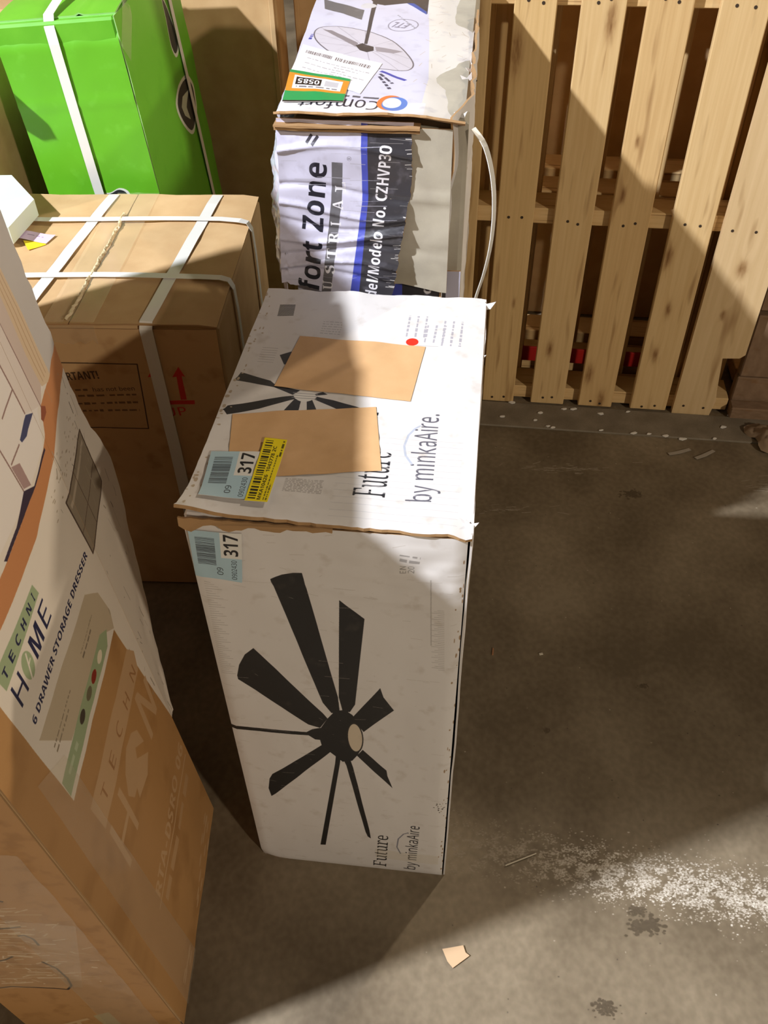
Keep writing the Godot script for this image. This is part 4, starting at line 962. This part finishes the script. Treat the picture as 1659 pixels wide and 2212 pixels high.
	sheet(func(s, tt):
		var v: float = lerpf(0.79, 1.05, tt); var b: float = 0.010 + 0.026 * pow(sin(PI * clampf(tt * 0.9 + 0.05, 0, 1)), 0.7)
		var n: float = nz.get_noise_2d(s * 4.0 + 70.0, v * 16.0) + 0.7 * nz.get_noise_2d(s * 11.0, v * 45.0)
		var p: Vector3 = Vector3(-w / 2 + 0.006 - 0.012 * clampf((1.0 - v) / 0.16, 0, 1), v, d / 2 + 0.006 + 0.012 * clampf((1.0 - v) / 0.16, 0, 1)).lerp(Vector3(-w / 2 + 0.004, v, d / 2 - 0.2), s)
		p.x -= (b + 0.008 * n) * pow(sin(PI * s), 0.6); p.z += 0.005 * n * (1.0 - s)
		return [p, Vector2(s, tt)], 26, 60, 0.0006, wm, wm, "crinkled_wrap", t).set_meta("label", "crinkled clear plastic wrap")
	# label and sticker on top
	var bl := Canvas.new(self, 0.16, 0.16, 2400.0, c8(230, 227, 228))
	bl.bars(0.012, 0.122, 0.055, 0.016, c8(104, 92, 92), 5); bl.bars(0.074, 0.122, 0.07, 0.016, c8(112, 100, 98), 6)
	for k in 6: bl.smalltext(Vector2(0.02 + 0.06 * (k % 2), 0.10 - 0.013 * k), Vector2(0.15 - 0.02 * (k % 3), 0.10 - 0.013 * k), 0.004, c8(168, 160, 164), 30 + k)
	q = pts("ct_label"); patch([Vector2(-0.016, 0.165), Vector2(0.10, 0.085), Vector2(0.118, 0.215), Vector2(-0.018, 0.30)], topf, 0.001, tmat(bl.tex(), 0.45), M.white, "address_label", t, 10, 10)
	var gv := Canvas.new(self, 0.1, 0.115, 3400.0, c8(28, 150, 80))
	gv.rect(0, 0.012, 0.1, 0.066, c8(214, 142, 44)); gv.rect(0.010, 0.020, 0.08, 0.048, c8(232, 230, 232)); gv.rect(0, 0.110, 0.1, 0.005, c8(30, 30, 34))
	gv.rect(0.044, 0.026, 0.042, 0.028, c8(26, 24, 26)); gv.text("0585", "sans-bold", Vector2(0.047, 0.031), Vector2(0.083, 0.031), 0.018, c8(236, 234, 236))
	gv.smalltext(Vector2(0.016, 0.061), Vector2(0.084, 0.061), 0.005, c8(120, 116, 120), 8); gv.rect(0.016, 0.028, 0.022, 0.024, c8(196, 194, 198))
	q = pts("ct_stk"); patch([q[2], q[3], q[0], q[1]], topf, 0.002, tmat(gv.tex(), 0.35), M.white, "orange_green_sticker", t, 10, 10)
	# loop of loose packing strap
	var sp := []; var sd := []
	for p in [Vector3(0.262, 1.045, 0.02), Vector3(0.280, 1.025, 0.03), Vector3(0.293, 0.985, 0.04), Vector3(0.298, 0.94, 0.045), Vector3(0.297, 0.89, 0.045), Vector3(0.290, 0.84, 0.04), Vector3(0.280, 0.79, 0.03), Vector3(0.268, 0.70, 0.02)]:
		sp.append(Vector3(p.x - w / 2, p.y, d / 2 + p.z - 0.03))
	var sm := []
	for i in sp.size() - 1:
		for j in 4:
			sm.append((sp[i] as Vector3).cubic_interpolate(sp[i + 1], sp[max(i - 1, 0)], sp[min(i + 2, sp.size() - 1)], j / 4.0)); sd.append(Vector3(-0.45, 0, 1))
	sm.append(sp[sp.size() - 1]); sp = sm
	obj("loose_strap", strap(sp, sd, 0.012, 0.001), M.strap, t)

# ------------------------------------------------------------------ strapped tan carton
func build_tan_box():
	var w := 0.60; var d := 0.512; var h := 0.68
	var X := Vector3(cos(0.05), 0, sin(0.05)); var Z := Vector3(-sin(0.05), 0, cos(0.05))
	var base := Vector3(-0.282, 0, -1.315) - X * w * 0.5 - Z * d * 0.5
	var t := thing("strapped_carton", "large tan carton bound with crossing white straps, red up arrow on its front", "carton", base, -0.05)
	obj("body", rbox(Vector3(0, h / 2 - 0.002, 0), Vector3(w, h - 0.004, d), 0.008), M.card, t)
	# closing flaps meet under the tape
	var seam := 0.26
	sheet(func(s, tt):
		var u: float = lerpf(0.001, seam - 0.0012, s); var v: float = lerpf(0.0, d, tt)
		return [Vector3(w / 2 - seam + u + 0.0, h + 0.001 - 0.004 * clampf((u - seam + 0.03) / 0.03, 0, 1) + 0.0025 * nz.get_noise_2d(u * 5.0, v * 5.0), d / 2 - v), Vector2(s, tt)], 16, 20, 0.003, M.card, M.card_edge, "top_flap", t)
	sheet(func(s, tt):
		var u: float = lerpf(0.0, w - seam - 0.0012, s); var v: float = lerpf(0.0, d, tt)
		return [Vector3(-w / 2 + u, h + 0.001 + 0.0025 * nz.get_noise_2d(u * 5.0, v * 5.0 + 9.0), d / 2 - v), Vector2(s, tt)], 16, 20, 0.003, M.card, M.card_edge, "top_flap", t)
	# print on the front
	var cv := Canvas.new(self, 0.36, 0.34, 1800.0, c8(194, 158, 112), Vector2(0, h - 0.34))
	var mir := func(n: String) -> PackedVector2Array:
		var p := PackedVector2Array()
		for k in pts(n): p.append(Vector2(0.36 - k.x, k.y))
		return p
	cv.grime(91, 0.02, c8(150, 110, 66), 0.4, 0.15)
	var dark := c8(70, 50, 32); var red := c8(200, 44, 24)
	var q: PackedVector2Array = mir.call("tf_rect"); q.append(q[0]); cv.path(q, 0.0022, dark)
	q = mir.call("tf_imp"); cv.text("IMPORTANT!", "sans-bold", q[0], q[1], 0.017, dark)
	for i in 4:
		q = mir.call("tf_l%d" % i)
		var m := q[0].lerp(q[1], [0.42, 0.62, 0.50, 0.56][i])
		cv.smalltext(q[0], m, 0.0055, c8(112, 84, 56), 80 + i)
		if i == 0: cv.text("has not been", "sans", m + Vector2(0.006, -0.004), q[1] + Vector2(0, -0.004), 0.009, dark)
		else: cv.smalltext(m + Vector2(0.006, 0), q[1], 0.0055, c8(112, 84, 56), 90 + i)
	cv.poly(mir.call("tf_arrow"), red); cv.poly(mir.call("tf_bar"), red); q = mir.call("tf_up"); cv.text("UP", "sans", q[0], q[1], 0.019, red)
	var q2 := PackedVector2Array()
	for k in mir.call("tf_arrow"): q2.append(k - Vector2(0.045, 0))
	cv.poly(q2, red)
	sheet(func(s, tt): return [Vector3(w / 2 - 0.36 + s * 0.357, h - 0.345 + tt * 0.337, d / 2 + 0.002 + 0.0015 * nz.get_noise_2d(s * 3.0, tt * 4.0)), Vector2(s, 1.0 - tt)], 16, 16, 0.002, tmat(cv.tex(), 0.75), M.card_edge, "printed_front", t)
	# straps
	var ry := h + 0.0046
	q = pts("tt_straps")
	for k in 2:
		var a := q[k * 2]; var b := q[k * 2 + 1]
		var fx := w / 2 - lerpf(b.x, a.x, (0.0 - b.y) / (a.y - b.y)); var bx := w / 2 - lerpf(b.x, a.x, (d - b.y) / (a.y - b.y))
		var p := [Vector3(bx, 0.02, -d / 2 - 0.003), Vector3(bx, h - 0.006, -d / 2 - 0.003), Vector3(bx, ry - 0.001, -d / 2 + 0.006)]
		for i in 9: p.append(Vector3(lerpf(bx, fx, (i + 1) / 10.0), ry + 0.0008 * sin(i * 2.1 + k), lerpf(-d / 2, d / 2, (i + 1) / 10.0)))
		p.append_array([Vector3(fx, ry - 0.001, d / 2 - 0.006), Vector3(fx, h - 0.008, d / 2 + 0.0045), Vector3(fx + 0.004, h * 0.6, d / 2 + 0.005), Vector3(fx + 0.002, 0.02, d / 2 + 0.0045)])
		obj("strap", strap(p, [Vector3.RIGHT], 0.023, 0.0008), M.strap, t)
	for k in 2:
		var zf: float = d / 2 - ([0.385, 0.155][k])
		var p := [Vector3(-w / 2 - 0.003, 0.05, zf), Vector3(-w / 2 - 0.003, h - 0.01, zf), Vector3(-w / 2 + 0.01, ry + 0.001, zf)]
		for i in 9: p.append(Vector3(lerpf(-w / 2, w / 2, (i + 1) / 10.0), ry + 0.0012 + 0.001 * absf(sin(i * 1.7)), zf + 0.004 * sin(i * 0.7 + k)))
		p.append_array([Vector3(w / 2 - 0.02, ry + 0.002, zf + 0.004), Vector3(w / 2 - 0.004, ry, zf + 0.008), Vector3(w / 2 + 0.004, h - 0.01, zf + 0.010), Vector3(w / 2 + 0.005, h - 0.06, zf + 0.006), Vector3(w / 2 + 0.004, 0.05, zf + 0.004)])
		obj("strap", strap(p, [Vector3.BACK], 0.017, 0.0008), M.strap, t)
	# packing tape along the seam, with wrinkles
	var tapef := func(u: float, v: float, lift: float) -> Vector3:
		var bub := 0.004 * pow(maxf(0.0, nz.get_noise_2d(u * 3.0 + 3.0, v * 30.0)), 1.0) * exp(-pow((u - seam) / 0.008, 2.0))
		return Vector3(w / 2 - u, h + 0.004 + bub + lift, d / 2 - v)
	patch([Vector2(seam + 0.045, 0.0), Vector2(seam - 0.045, 0.0), Vector2(seam - 0.045, d), Vector2(seam + 0.045, d)], tapef, 0.0, M.tape, M.tape, "clear_tape", t, 24, 80, 0.0003)
	var wk := mat(c8(226, 206, 166), 0.14)
	sheet(func(s, tt):
		var n: float = nz.get_noise_2d(tt * 26.0, 31.0)
		return [Vector3(w / 2 - seam - 0.004 + (s - 0.5) * (0.007 + 0.004 * n) + 0.004 * nz.get_noise_2d(tt * 9.0, 4.0), h + 0.0046 + (0.0035 + 0.0035 * nz.get_noise_2d(tt * 60.0, s * 2.0)) * sin(PI * s), lerpf(d / 2 - 0.004, -d / 2 + 0.1, tt)), Vector2(s, tt)], 6, 120, 0.0003, wk, wk, "tape_wrinkle", t)
	sheet(func(s, tt): return [Vector3(w / 2 - seam - 0.045 + 0.09 * s, h - 0.035 + 0.012 * nz.get_noise_2d(s * 4.0, 0.0) * (1.0 - tt) + 0.035 * tt, d / 2 + 0.0048), Vector2(s, tt)], 12, 4, 0.0003, M.tape, M.tape, "clear_tape", t)
	var nf := func(u: float, v: float, lift: float) -> Vector3: return Vector3(w / 2 - u, h + 0.0045 + lift + 0.002 * sin(u * 60.0), d / 2 - v)
	q = pts("tt_yn"); patch([q[1], q[2], q[3], q[0]], nf, 0.0, mat(c8(240, 214, 30), 0.8), mat(c8(240, 214, 30), 0.8), "yellow_note", t)
	q = pts("tt_note")
	var nv := Canvas.new(self, 0.07, 0.05, 3000.0, c8(214, 190, 222)); nv.smalltext(Vector2(0.012, 0.03), Vector2(0.05, 0.03), 0.006, c8(160, 138, 170), 4)
	patch([q[0], q[1], q[2], q[3]], nf, 0.0016, tmat(nv.tex(), 0.8), M.white, "lilac_note", t)

# ------------------------------------------------------------------ green carton
func build_green_box():
	var w := 0.25; var h := 1.0; var d := 0.5
	var t := thing("green_carton", "bright green carton with one white strap and black logos, leaning behind the tan carton", "carton", Vector3(-0.69, 0.0, -1.91))
	t.basis = Basis(Vector3.UP, -0.06) * Basis(Vector3.BACK, deg_to_rad(4.0))
	var green := c8(98, 176, 34)
	var gt := noise_tex(256, 0.012, c8(92, 170, 30), c8(104, 182, 40), 61, 0.1)
	var gm := tri_mat(gt, 3.0, 0.5)
	var ge := mat(c8(150, 200, 120), 0.6)
	obj("body", rbox(Vector3(w / 2, h / 2 - 0.003, -d / 2), Vector3(w, h - 0.006, d), 0.005), gm, t)
	var cv := Canvas.new(self, w, h, 1300.0, green)
	var q := smooth("gf_blob", 4); var q2 := PackedVector2Array(); var cen := Vector2(0.14, 0.632)
	for p in q: q2.append(cen + (p - cen) * 0.86)
	cv.poly(q, c8(226, 228, 220)); cv.poly(q2, c8(38, 40, 44))
	cv.grime(101, 0.02, c8(120, 200, 70), 0.35, 0.2)
	q = pts("gf_crease")
	sheet(func(s, tt):
		var v: float = lerpf(0.0, h - 0.004, tt); var z: float = 0.002 + 0.002 * nz.get_noise_2d(s * 3.0, tt * 5.0)
		z += 0.003 * crease(v, q[0].y, 0.004)
		z -= 0.020 * clampf((v - 0.955) / 0.04, 0, 1)
		return [Vector3(s * w, v, z), Vector2(s, 1.0 - v / h)], 14, 90, 0.002, tmat(cv.tex(), 0.42), ge, "front_panel", t)
	var rv := Canvas.new(self, d, h, 1200.0, green)
	rv.grime(111, 0.02, c8(84, 160, 26), 0.35, 0.2)
	for n in ["gr_leaf", "gr_logo"]:
		var c := Vector2.ZERO; var qq := smooth(n, 4); var o := PackedVector2Array()
		for p in qq: c += p / qq.size()
		for p in qq: o.append(c + (p - c) * 1.16)
		rv.poly(o, c8(216, 222, 208)); rv.poly(qq, c8(44, 46, 46))
	rv.poly(pts("gr_logo2"), c8(196, 206, 186))
	sheet(func(s, tt):
		var v: float = lerpf(0.0, h - 0.004, tt)
		return [Vector3(w + 0.002 + 0.003 * nz.get_noise_2d(s * 3.0 + 5.0, tt * 4.0), v, -s * d), Vector2(s, 1.0 - v / h)], 14, 30, 0.002, tmat(rv.tex(), 0.45), ge, "side_panel", t)
	# flaps of the top, not quite shut
	for k in 2:
		sheet(func(s, tt):
			var z: float = lerpf(-0.018, -d * 0.5 + 0.002, tt) if k == 0 else lerpf(-d * 0.5 - 0.002, -d, tt)
			var y: float = h + 0.012 * sin(PI * tt) * (0.6 + 0.4 * sin(s * 9.0)) - 0.002 + (0.006 * exp(-pow((s - 0.72) / 0.02, 2.0)) if k == 0 else 0.0)
			return [Vector3(s * w, y, z), Vector2(s, tt)], 24, 10, 0.003, gm, ge, "top_flap", t)
	obj("corner_tape", strap([Vector3(w + 0.0045, h - 0.075, -0.01), Vector3(w + 0.0045, h - 0.012, -0.085), Vector3(w - 0.004, h + 0.008, -0.10), Vector3(w - 0.09, h + 0.014, -0.19)], [Vector3(0, 0.7, 0.6)], 0.05, 0.0004), M.tape, t)
	q = pts("gf_strap")
	var sx := 0.5 * (q[0].x + q[2].x)
	var p := []
	for k in 8: p.append(Vector3(sx + 0.002 * sin(k * 1.0), lerpf(0.03, 0.955, k / 7.0), 0.0062))
	p.append_array([Vector3(sx, 0.985, 0.001), Vector3(sx, h + 0.004, -0.014), Vector3(sx - 0.002, h + 0.016, -0.12), Vector3(sx - 0.002, h + 0.016, -0.38), Vector3(sx, h, -d), Vector3(sx, 0.04, -d - 0.003)])
	var sides := []
	for k in p.size(): sides.append(Vector3.LEFT)
	obj("strap", strap(p, [Vector3.RIGHT], 0.021, 0.0008), M.strap, t)
	q = pts("gr_strap")
	var pz := -0.40
	obj("strap", strap([Vector3(w + 0.0055, 0.04, pz), Vector3(w + 0.0062, 0.4, pz), Vector3(w + 0.0062, 0.7, pz + 0.004), Vector3(w + 0.0058, h - 0.02, pz + 0.01), Vector3(w - 0.004, h + 0.012, pz + 0.01), Vector3(w * 0.5, h + 0.018, pz + 0.01), Vector3(0.004, h + 0.012, pz + 0.01), Vector3(-0.003, h - 0.02, pz), Vector3(-0.003, 0.04, pz)], [Vector3.FORWARD], 0.021, 0.0008), M.strap, t)

# ------------------------------------------------------------------ cartons behind and beside
func build_back_cartons():
	var a := thing("plain_carton", "plain brown carton standing against the green carton, its top edge torn", "carton", Vector3(-1.01, 0, -2.09), -0.02)
	obj("body", rbox(Vector3(0, 0.46, 0), Vector3(0.40, 0.92, 0.44), 0.004), M.card, a)
	for s in [-1.0, 1.0]: obj("top_flap", rbox(Vector3(0, 0.9225, 0.11 * s), Vector3(0.398, 0.003, 0.216), 0.001), M.card, a)
	var tear := obj("torn_flap", prism(PackedVector2Array([Vector2(0, 0), Vector2(0.05, -0.012), Vector2(0.075, 0.0), Vector2(0.07, 0.02), Vector2(0.03, 0.05), Vector2(0, 0.055)]), 0.003, 0.002), mat(c8(60, 54, 44), 0.9), a)
	tear.position = Vector3(0.16, 0.905, 0.225); tear.rotation = Vector3(-0.3, -0.5, 0)
	var f := thing("foam_sheet", "thick white foam sheet lying on the end of the strapped tan carton", "foam", Vector3(-0.75, 0.69, -1.66))
	var fp := obj("foam_sheet", prism(PackedVector2Array([Vector2(-0.03, 0.19), Vector2(0.052, 0.067), Vector2(0.037, -0.057), Vector2(-0.40, -0.10), Vector2(-0.42, 0.19)]), 0.034, 0.001), mat(c8(206, 216, 206), 0.7), f)
	fp.name = "sheet"; fp.rotation.x = -PI / 2; fp.position.y = 0.034
	var p1 := thing("wide_flat_carton", "tall flat brown carton standing behind the green carton", "carton", Vector3(-0.83, 0, -2.60), -0.03)
	obj("body", rbox(Vector3(0, 0.85, 0), Vector3(1.16, 1.70, 0.16), 0.004), M.card, p1)
	obj("edge_strip", rbox(Vector3(0.567, 0.85, 0.082), Vector3(0.014, 1.69, 0.006), 0.002), M.card, p1)
	obj("edge_strip", rbox(Vector3(0.20, 0.85, 0.0815), Vector3(0.03, 1.69, 0.003), 0.001), M.card, p1)
	var p2 := thing("narrow_flat_carton", "tall flat brown carton with a pale edge strip standing behind the battered fan carton", "carton", Vector3(0.02, 0, -2.72), -0.03)
	obj("body", rbox(Vector3(0, 0.85, 0), Vector3(0.48, 1.70, 0.14), 0.004), M.card, p2)
	obj("edge_strip", rbox(Vector3(-0.232, 0.85, 0.072), Vector3(0.012, 1.69, 0.004), 0.001), M.card, p2)
	# kraft cartons added behind the pallets to keep the low warm lamp off the floor
	for e in [[Vector3(0.68, 0, -2.64), Vector3(0.58, 1.2, 0.42), "plain kraft carton added behind the pale pallet to block the low lamp, first of three in a row", true], [Vector3(1.31, 0, -2.55), Vector3(0.62, 1.2, 0.42), "plain kraft carton added behind the plank crate to block the low lamp, in the middle of three in a row", false], [Vector3(1.95, 0, -2.46), Vector3(0.62, 1.2, 0.42), "plain kraft carton added to block the low lamp at the far end of a row of three behind the pallets", false]]:
		var k := thing("added_kraft_carton", e[2], "carton", e[0], -0.135)
		obj("body", rbox(Vector3(0, e[1].y / 2, 0), e[1], 0.004), M.card, k)
		for sg in [-1.0, 1.0]: obj("top_flap", rbox(Vector3(0, 1.2015, 0.105 * sg), Vector3(e[1].x - 0.004, 0.003, 0.206), 0.001), M.card, k)

# ------------------------------------------------------------------ pallets
func board(parent: Node, x0: float, x1: float, y0: float, y1: float, zf: float, m: Material, nails: bool) -> MeshInstance3D:
	var c := Vector3((x0 + x1) / 2, (y0 + y1) / 2, zf - 0.009)
	var o := obj("board", rbox(Vector3.ZERO, Vector3(x1 - x0, y1 - y0, 0.018), 0.002), m, parent)
	o.position = c
	if nails: add_nails(o, x0, x1, c, zf)
	return o

func add_nails(o: Node3D, x0: float, x1: float, c: Vector3, zf: float):
	var k := 0
	for y in [0.022, 0.540, 1.006]:
		for s in [0.3, 0.7]:
			k += 1
			var st := SurfaceTool.new(); st.begin(Mesh.PRIMITIVE_TRIANGLES)
			var nc := Vector3(lerpf(x0, x1, s + 0.07 * sin(k * 3.1 + x0 * 40.0)), y + 0.006 * sin(k * 5.0 + x0 * 30.0), zf + 0.0006) - c
			for i in 8:
				var a := TAU * i / 8; var b := TAU * (i + 1) / 8; var r := 0.0036
				for p in [Vector3.ZERO, Vector3(r * cos(b), r * sin(b), 0), Vector3(r * cos(a), r * sin(a), 0)]:
					st.set_normal(Vector3.BACK); st.set_uv(Vector2.ZERO); st.add_vertex(nc + p)
				quad(st, nc + Vector3(r * cos(a), r * sin(a), -0.001), nc + Vector3(r * cos(b), r * sin(b), -0.001), nc + Vector3(r * cos(b), r * sin(b), 0), nc + Vector3(r * cos(a), r * sin(a), 0), Vector3(cos(a), sin(a), 0))
			obj("nail", st, M.nail, o)

func build_pallets():
	var t := thing("wooden_pallet", "pale wooden pallet standing on edge with upright boards and a broken end board", "pallet", Vector3(0.284, 0, -1.992), -0.135)
	var xs := [[-0.142, -0.050], [-0.0035, 0.083], [0.1305, 0.2208], [0.261, 0.352], [0.4025, 0.4985]]
	var y0 := [0.003, 0.002, 0.005, 0.006, 0.007]
	for i in 5:
		board(t, xs[i][0], xs[i][1], y0[i], 1.045, 0.0, M.wood[[1, 0, 1, 2, 3][i]], true)
	var bp := PackedVector2Array([Vector2(0.517, 0.001), Vector2(0.617, 0.001), Vector2(0.624, 0.05), Vector2(0.619, 0.08), Vector2(0.608, 0.186), Vector2(0.650, 0.189), Vector2(0.662, 0.20), Vector2(0.662, 1.045), Vector2(0.526, 1.045)])
	for i in bp.size(): bp[i] -= Vector2(0.59, 0.52)
	var bb := obj("board", prism(bp, 0.018), M.wood[4], t); bb.position = Vector3(0.59, 0.52, 0.0)
	add_nails(bb, 0.52, 0.62, Vector3(0.59, 0.52, 0.0), 0.0)
	for y in [0.027, 0.542, 1.010]:
		var s := obj("stringer", rbox(Vector3.ZERO, Vector3(0.80, 0.038, 0.09), 0.002), M.wood[1], t); s.position = Vector3(0.262, y, -0.064)
	for i in 5:
		board(t, [-0.13, 0.014, 0.292, 0.442, 0.565][i], [-0.04, 0.098, 0.382, 0.532, 0.655][i], 0.008, 1.04, -0.110, M.wood[(i + 2) % 4], false)
	# more pallets stacked up on edge behind the first; the second is added to shade the floor
	for n in 3:
		var g := thing("stacked_pallet", ["plain wooden pallet standing on edge right behind the pale pallet", "plain wooden pallet added on edge behind the plank crate to shade the floor", "plain wooden pallet standing on edge, third deep behind the pale pallet"][n], "pallet", Vector3(0.30, 0, -2.135) + Vector3(cos(0.135), 0, sin(0.135)) * [0.0, 0.86, 0.0][n] - Vector3(-sin(0.135), 0, cos(0.135)) * [0.0, 0.0, 0.14][n], -0.135)
		var bx := [[-0.078, 0.018, 0.146, 0.288, 0.440, 0.545], [-0.15, -0.02, 0.115, 0.245, 0.385, 0.51], [-0.135, 0.025, 0.178, 0.330, 0.49, 0.60]][n] as Array
		for i in 6:
			board(g, bx[i], bx[i] + 0.088, 0.008, 1.04, 0.0, M.wood[(i + n) % 5], false)
		for y in [0.028, 0.52, 1.01]:
			var s := obj("stringer", rbox(Vector3.ZERO, Vector3(0.80, 0.042, 0.09), 0.002), M.wood[1], g); s.position = Vector3(0.245, y, -0.064)
		if n == 0: obj("red_board", rbox(Vector3(0.28, 0.074, 0.0035), Vector3(0.46, 0.046, 0.006), 0.001), mat(c8(168, 22, 16), 0.6), g).set_meta("label", "low board painted red")
	# stub of a broken grey crate by the end board
	var c := thing("plank_crate", "low crate of wide brown stained planks beside the broken pallet board", "crate", Vector3(1.085, 0, -1.925), -0.135)
	for e in [[0.0, 0.105, -0.01], [0.115, 0.30, 0.0], [0.31, 0.50, -0.006]]:
		var pl := obj("plank", rbox(Vector3.ZERO, Vector3(0.26, e[1] - e[0], 0.03), 0.003), M.wood_stained, c); pl.position = Vector3(0.0, (e[0] + e[1]) / 2 + 0.001, e[2])
	var sk := obj("skid", rbox(Vector3.ZERO, Vector3(0.27, 0.036, 0.04), 0.003), M.wood_stained, c); sk.position = Vector3(0.0, 0.0185, 0.03)

# ------------------------------------------------------------------ litter on the floor
func build_debris():
	var r := RandomNumberGenerator.new(); r.seed = 19
	var chip := mat(c8(232, 228, 220), 0.7)
	var q := pts("fl_chips")
	var ex := Vector2(cos(0.135), sin(0.135)); var nrm := Vector2(-sin(0.135), cos(0.135))
	for i in q.size():
		var on := (q[i] - Vector2(0.284, -1.992)).dot(nrm)
		var p := PackedVector2Array(); var s := r.randf_range(0.004, 0.008)
		var n := 7
		for k in n: p.append(Vector2(cos(TAU * k / n) * s * r.randf_range(0.7, 1.6), sin(TAU * k / n) * s * r.randf_range(0.4, 0.8)))
		var o := obj(numbered("paper_chip"), prism(p, 0.002, 0.0006), chip, self)
		tag(o, "small white paper chip lying along the seam at the foot of the pallets", "paper chip", "white chips along the floor seam")
		o.rotation.x = -PI / 2; o.position = Vector3(q[i].x, (0.0068 if on < 0.112 and on > -0.002 else 0.0028), q[i].y)
	q = pts("fl_strips")
	for i in 2:
		var o := obj(numbered("paper_strip"), prism(PackedVector2Array([Vector2(-0.03, -0.006), Vector2(0.0, -0.002), Vector2(0.034, 0.008), Vector2(0.03, 0.016), Vector2(-0.006, 0.008), Vector2(-0.032, 0.004)]), 0.0012, 0.0012), mat(c8(160, 150, 136), 0.8), self)
		tag(o, ["torn grey paper strip on the open floor, single tail", "torn grey paper strip on the open floor, crumpled beside its twin"][i], "paper strip")
		o.rotation = Vector3(-PI / 2, 0.1 + 0.2 * i, 0); o.position = Vector3(q[i].x, 0.003, q[i].y)
	var sc := obj("cardboard_scrap", prism(PackedVector2Array([Vector2(-0.019, 0.013), Vector2(-0.004, 0.015), Vector2(0.015, 0.018), Vector2(0.018, 0.007), Vector2(0.024, 0.002), Vector2(-0.004, -0.016), Vector2(-0.012, -0.006)]), 0.002, 0.0006), mat(c8(206, 174, 138), 0.85), self)
	tag(sc, "small torn tan cardboard scrap on the lit floor before the ceiling fan carton", "scrap")
	sc.rotation.x = -PI / 2; sc.position = Vector3(0.102, 0.003, -0.516)
	var cr := sheet(func(s, t):
		var a: float = s * TAU; var rr: float = (0.012 + 0.05 * t) * (1.0 + 0.35 * sin(a * 3.0 + 1.0) * t)
		return [Vector3(rr * cos(a), 0.03 * (1.0 - t) + 0.012 * nz.get_noise_2d(rr * cos(a) * 40.0, rr * sin(a) * 40.0) + 0.004, -rr * sin(a) * 0.8), Vector2(s, t)], 26, 8, 0.0012, mat(c8(150, 128, 104), 0.85), mat(c8(150, 128, 104), 0.85), "crumpled_paper", self)
	tag(cr, "crumpled brown paper lying at the end of the floor seam", "paper")
	cr.position = Vector3(1.03, 0.004, -1.80)
	for e in [["wood_splinter", 0.224, -1.121, 0.018, 0.003, 1.4, "thin tan wood splinter on the dark floor beside the ceiling fan carton", c8(170, 120, 84)], ["paper_flake", 0.324, -1.113, 0.008, 0.005, 0.2, "tiny white paper flake alone on the dark open floor", c8(206, 196, 178)], ["plastic_thread", 0.228, -0.675, 0.06, 0.0018, 0.35, "thin pale plastic thread lying by the worn white floor line", c8(190, 180, 160)]]:
		var o := obj(e[0], rbox(Vector3.ZERO, Vector3(e[3], 0.002, e[4]), 0.0004), mat(e[7], 0.8), self)
		tag(o, e[6], "litter"); o.position = Vector3(e[1], 0.0012, e[2]); o.rotation.y = e[5]
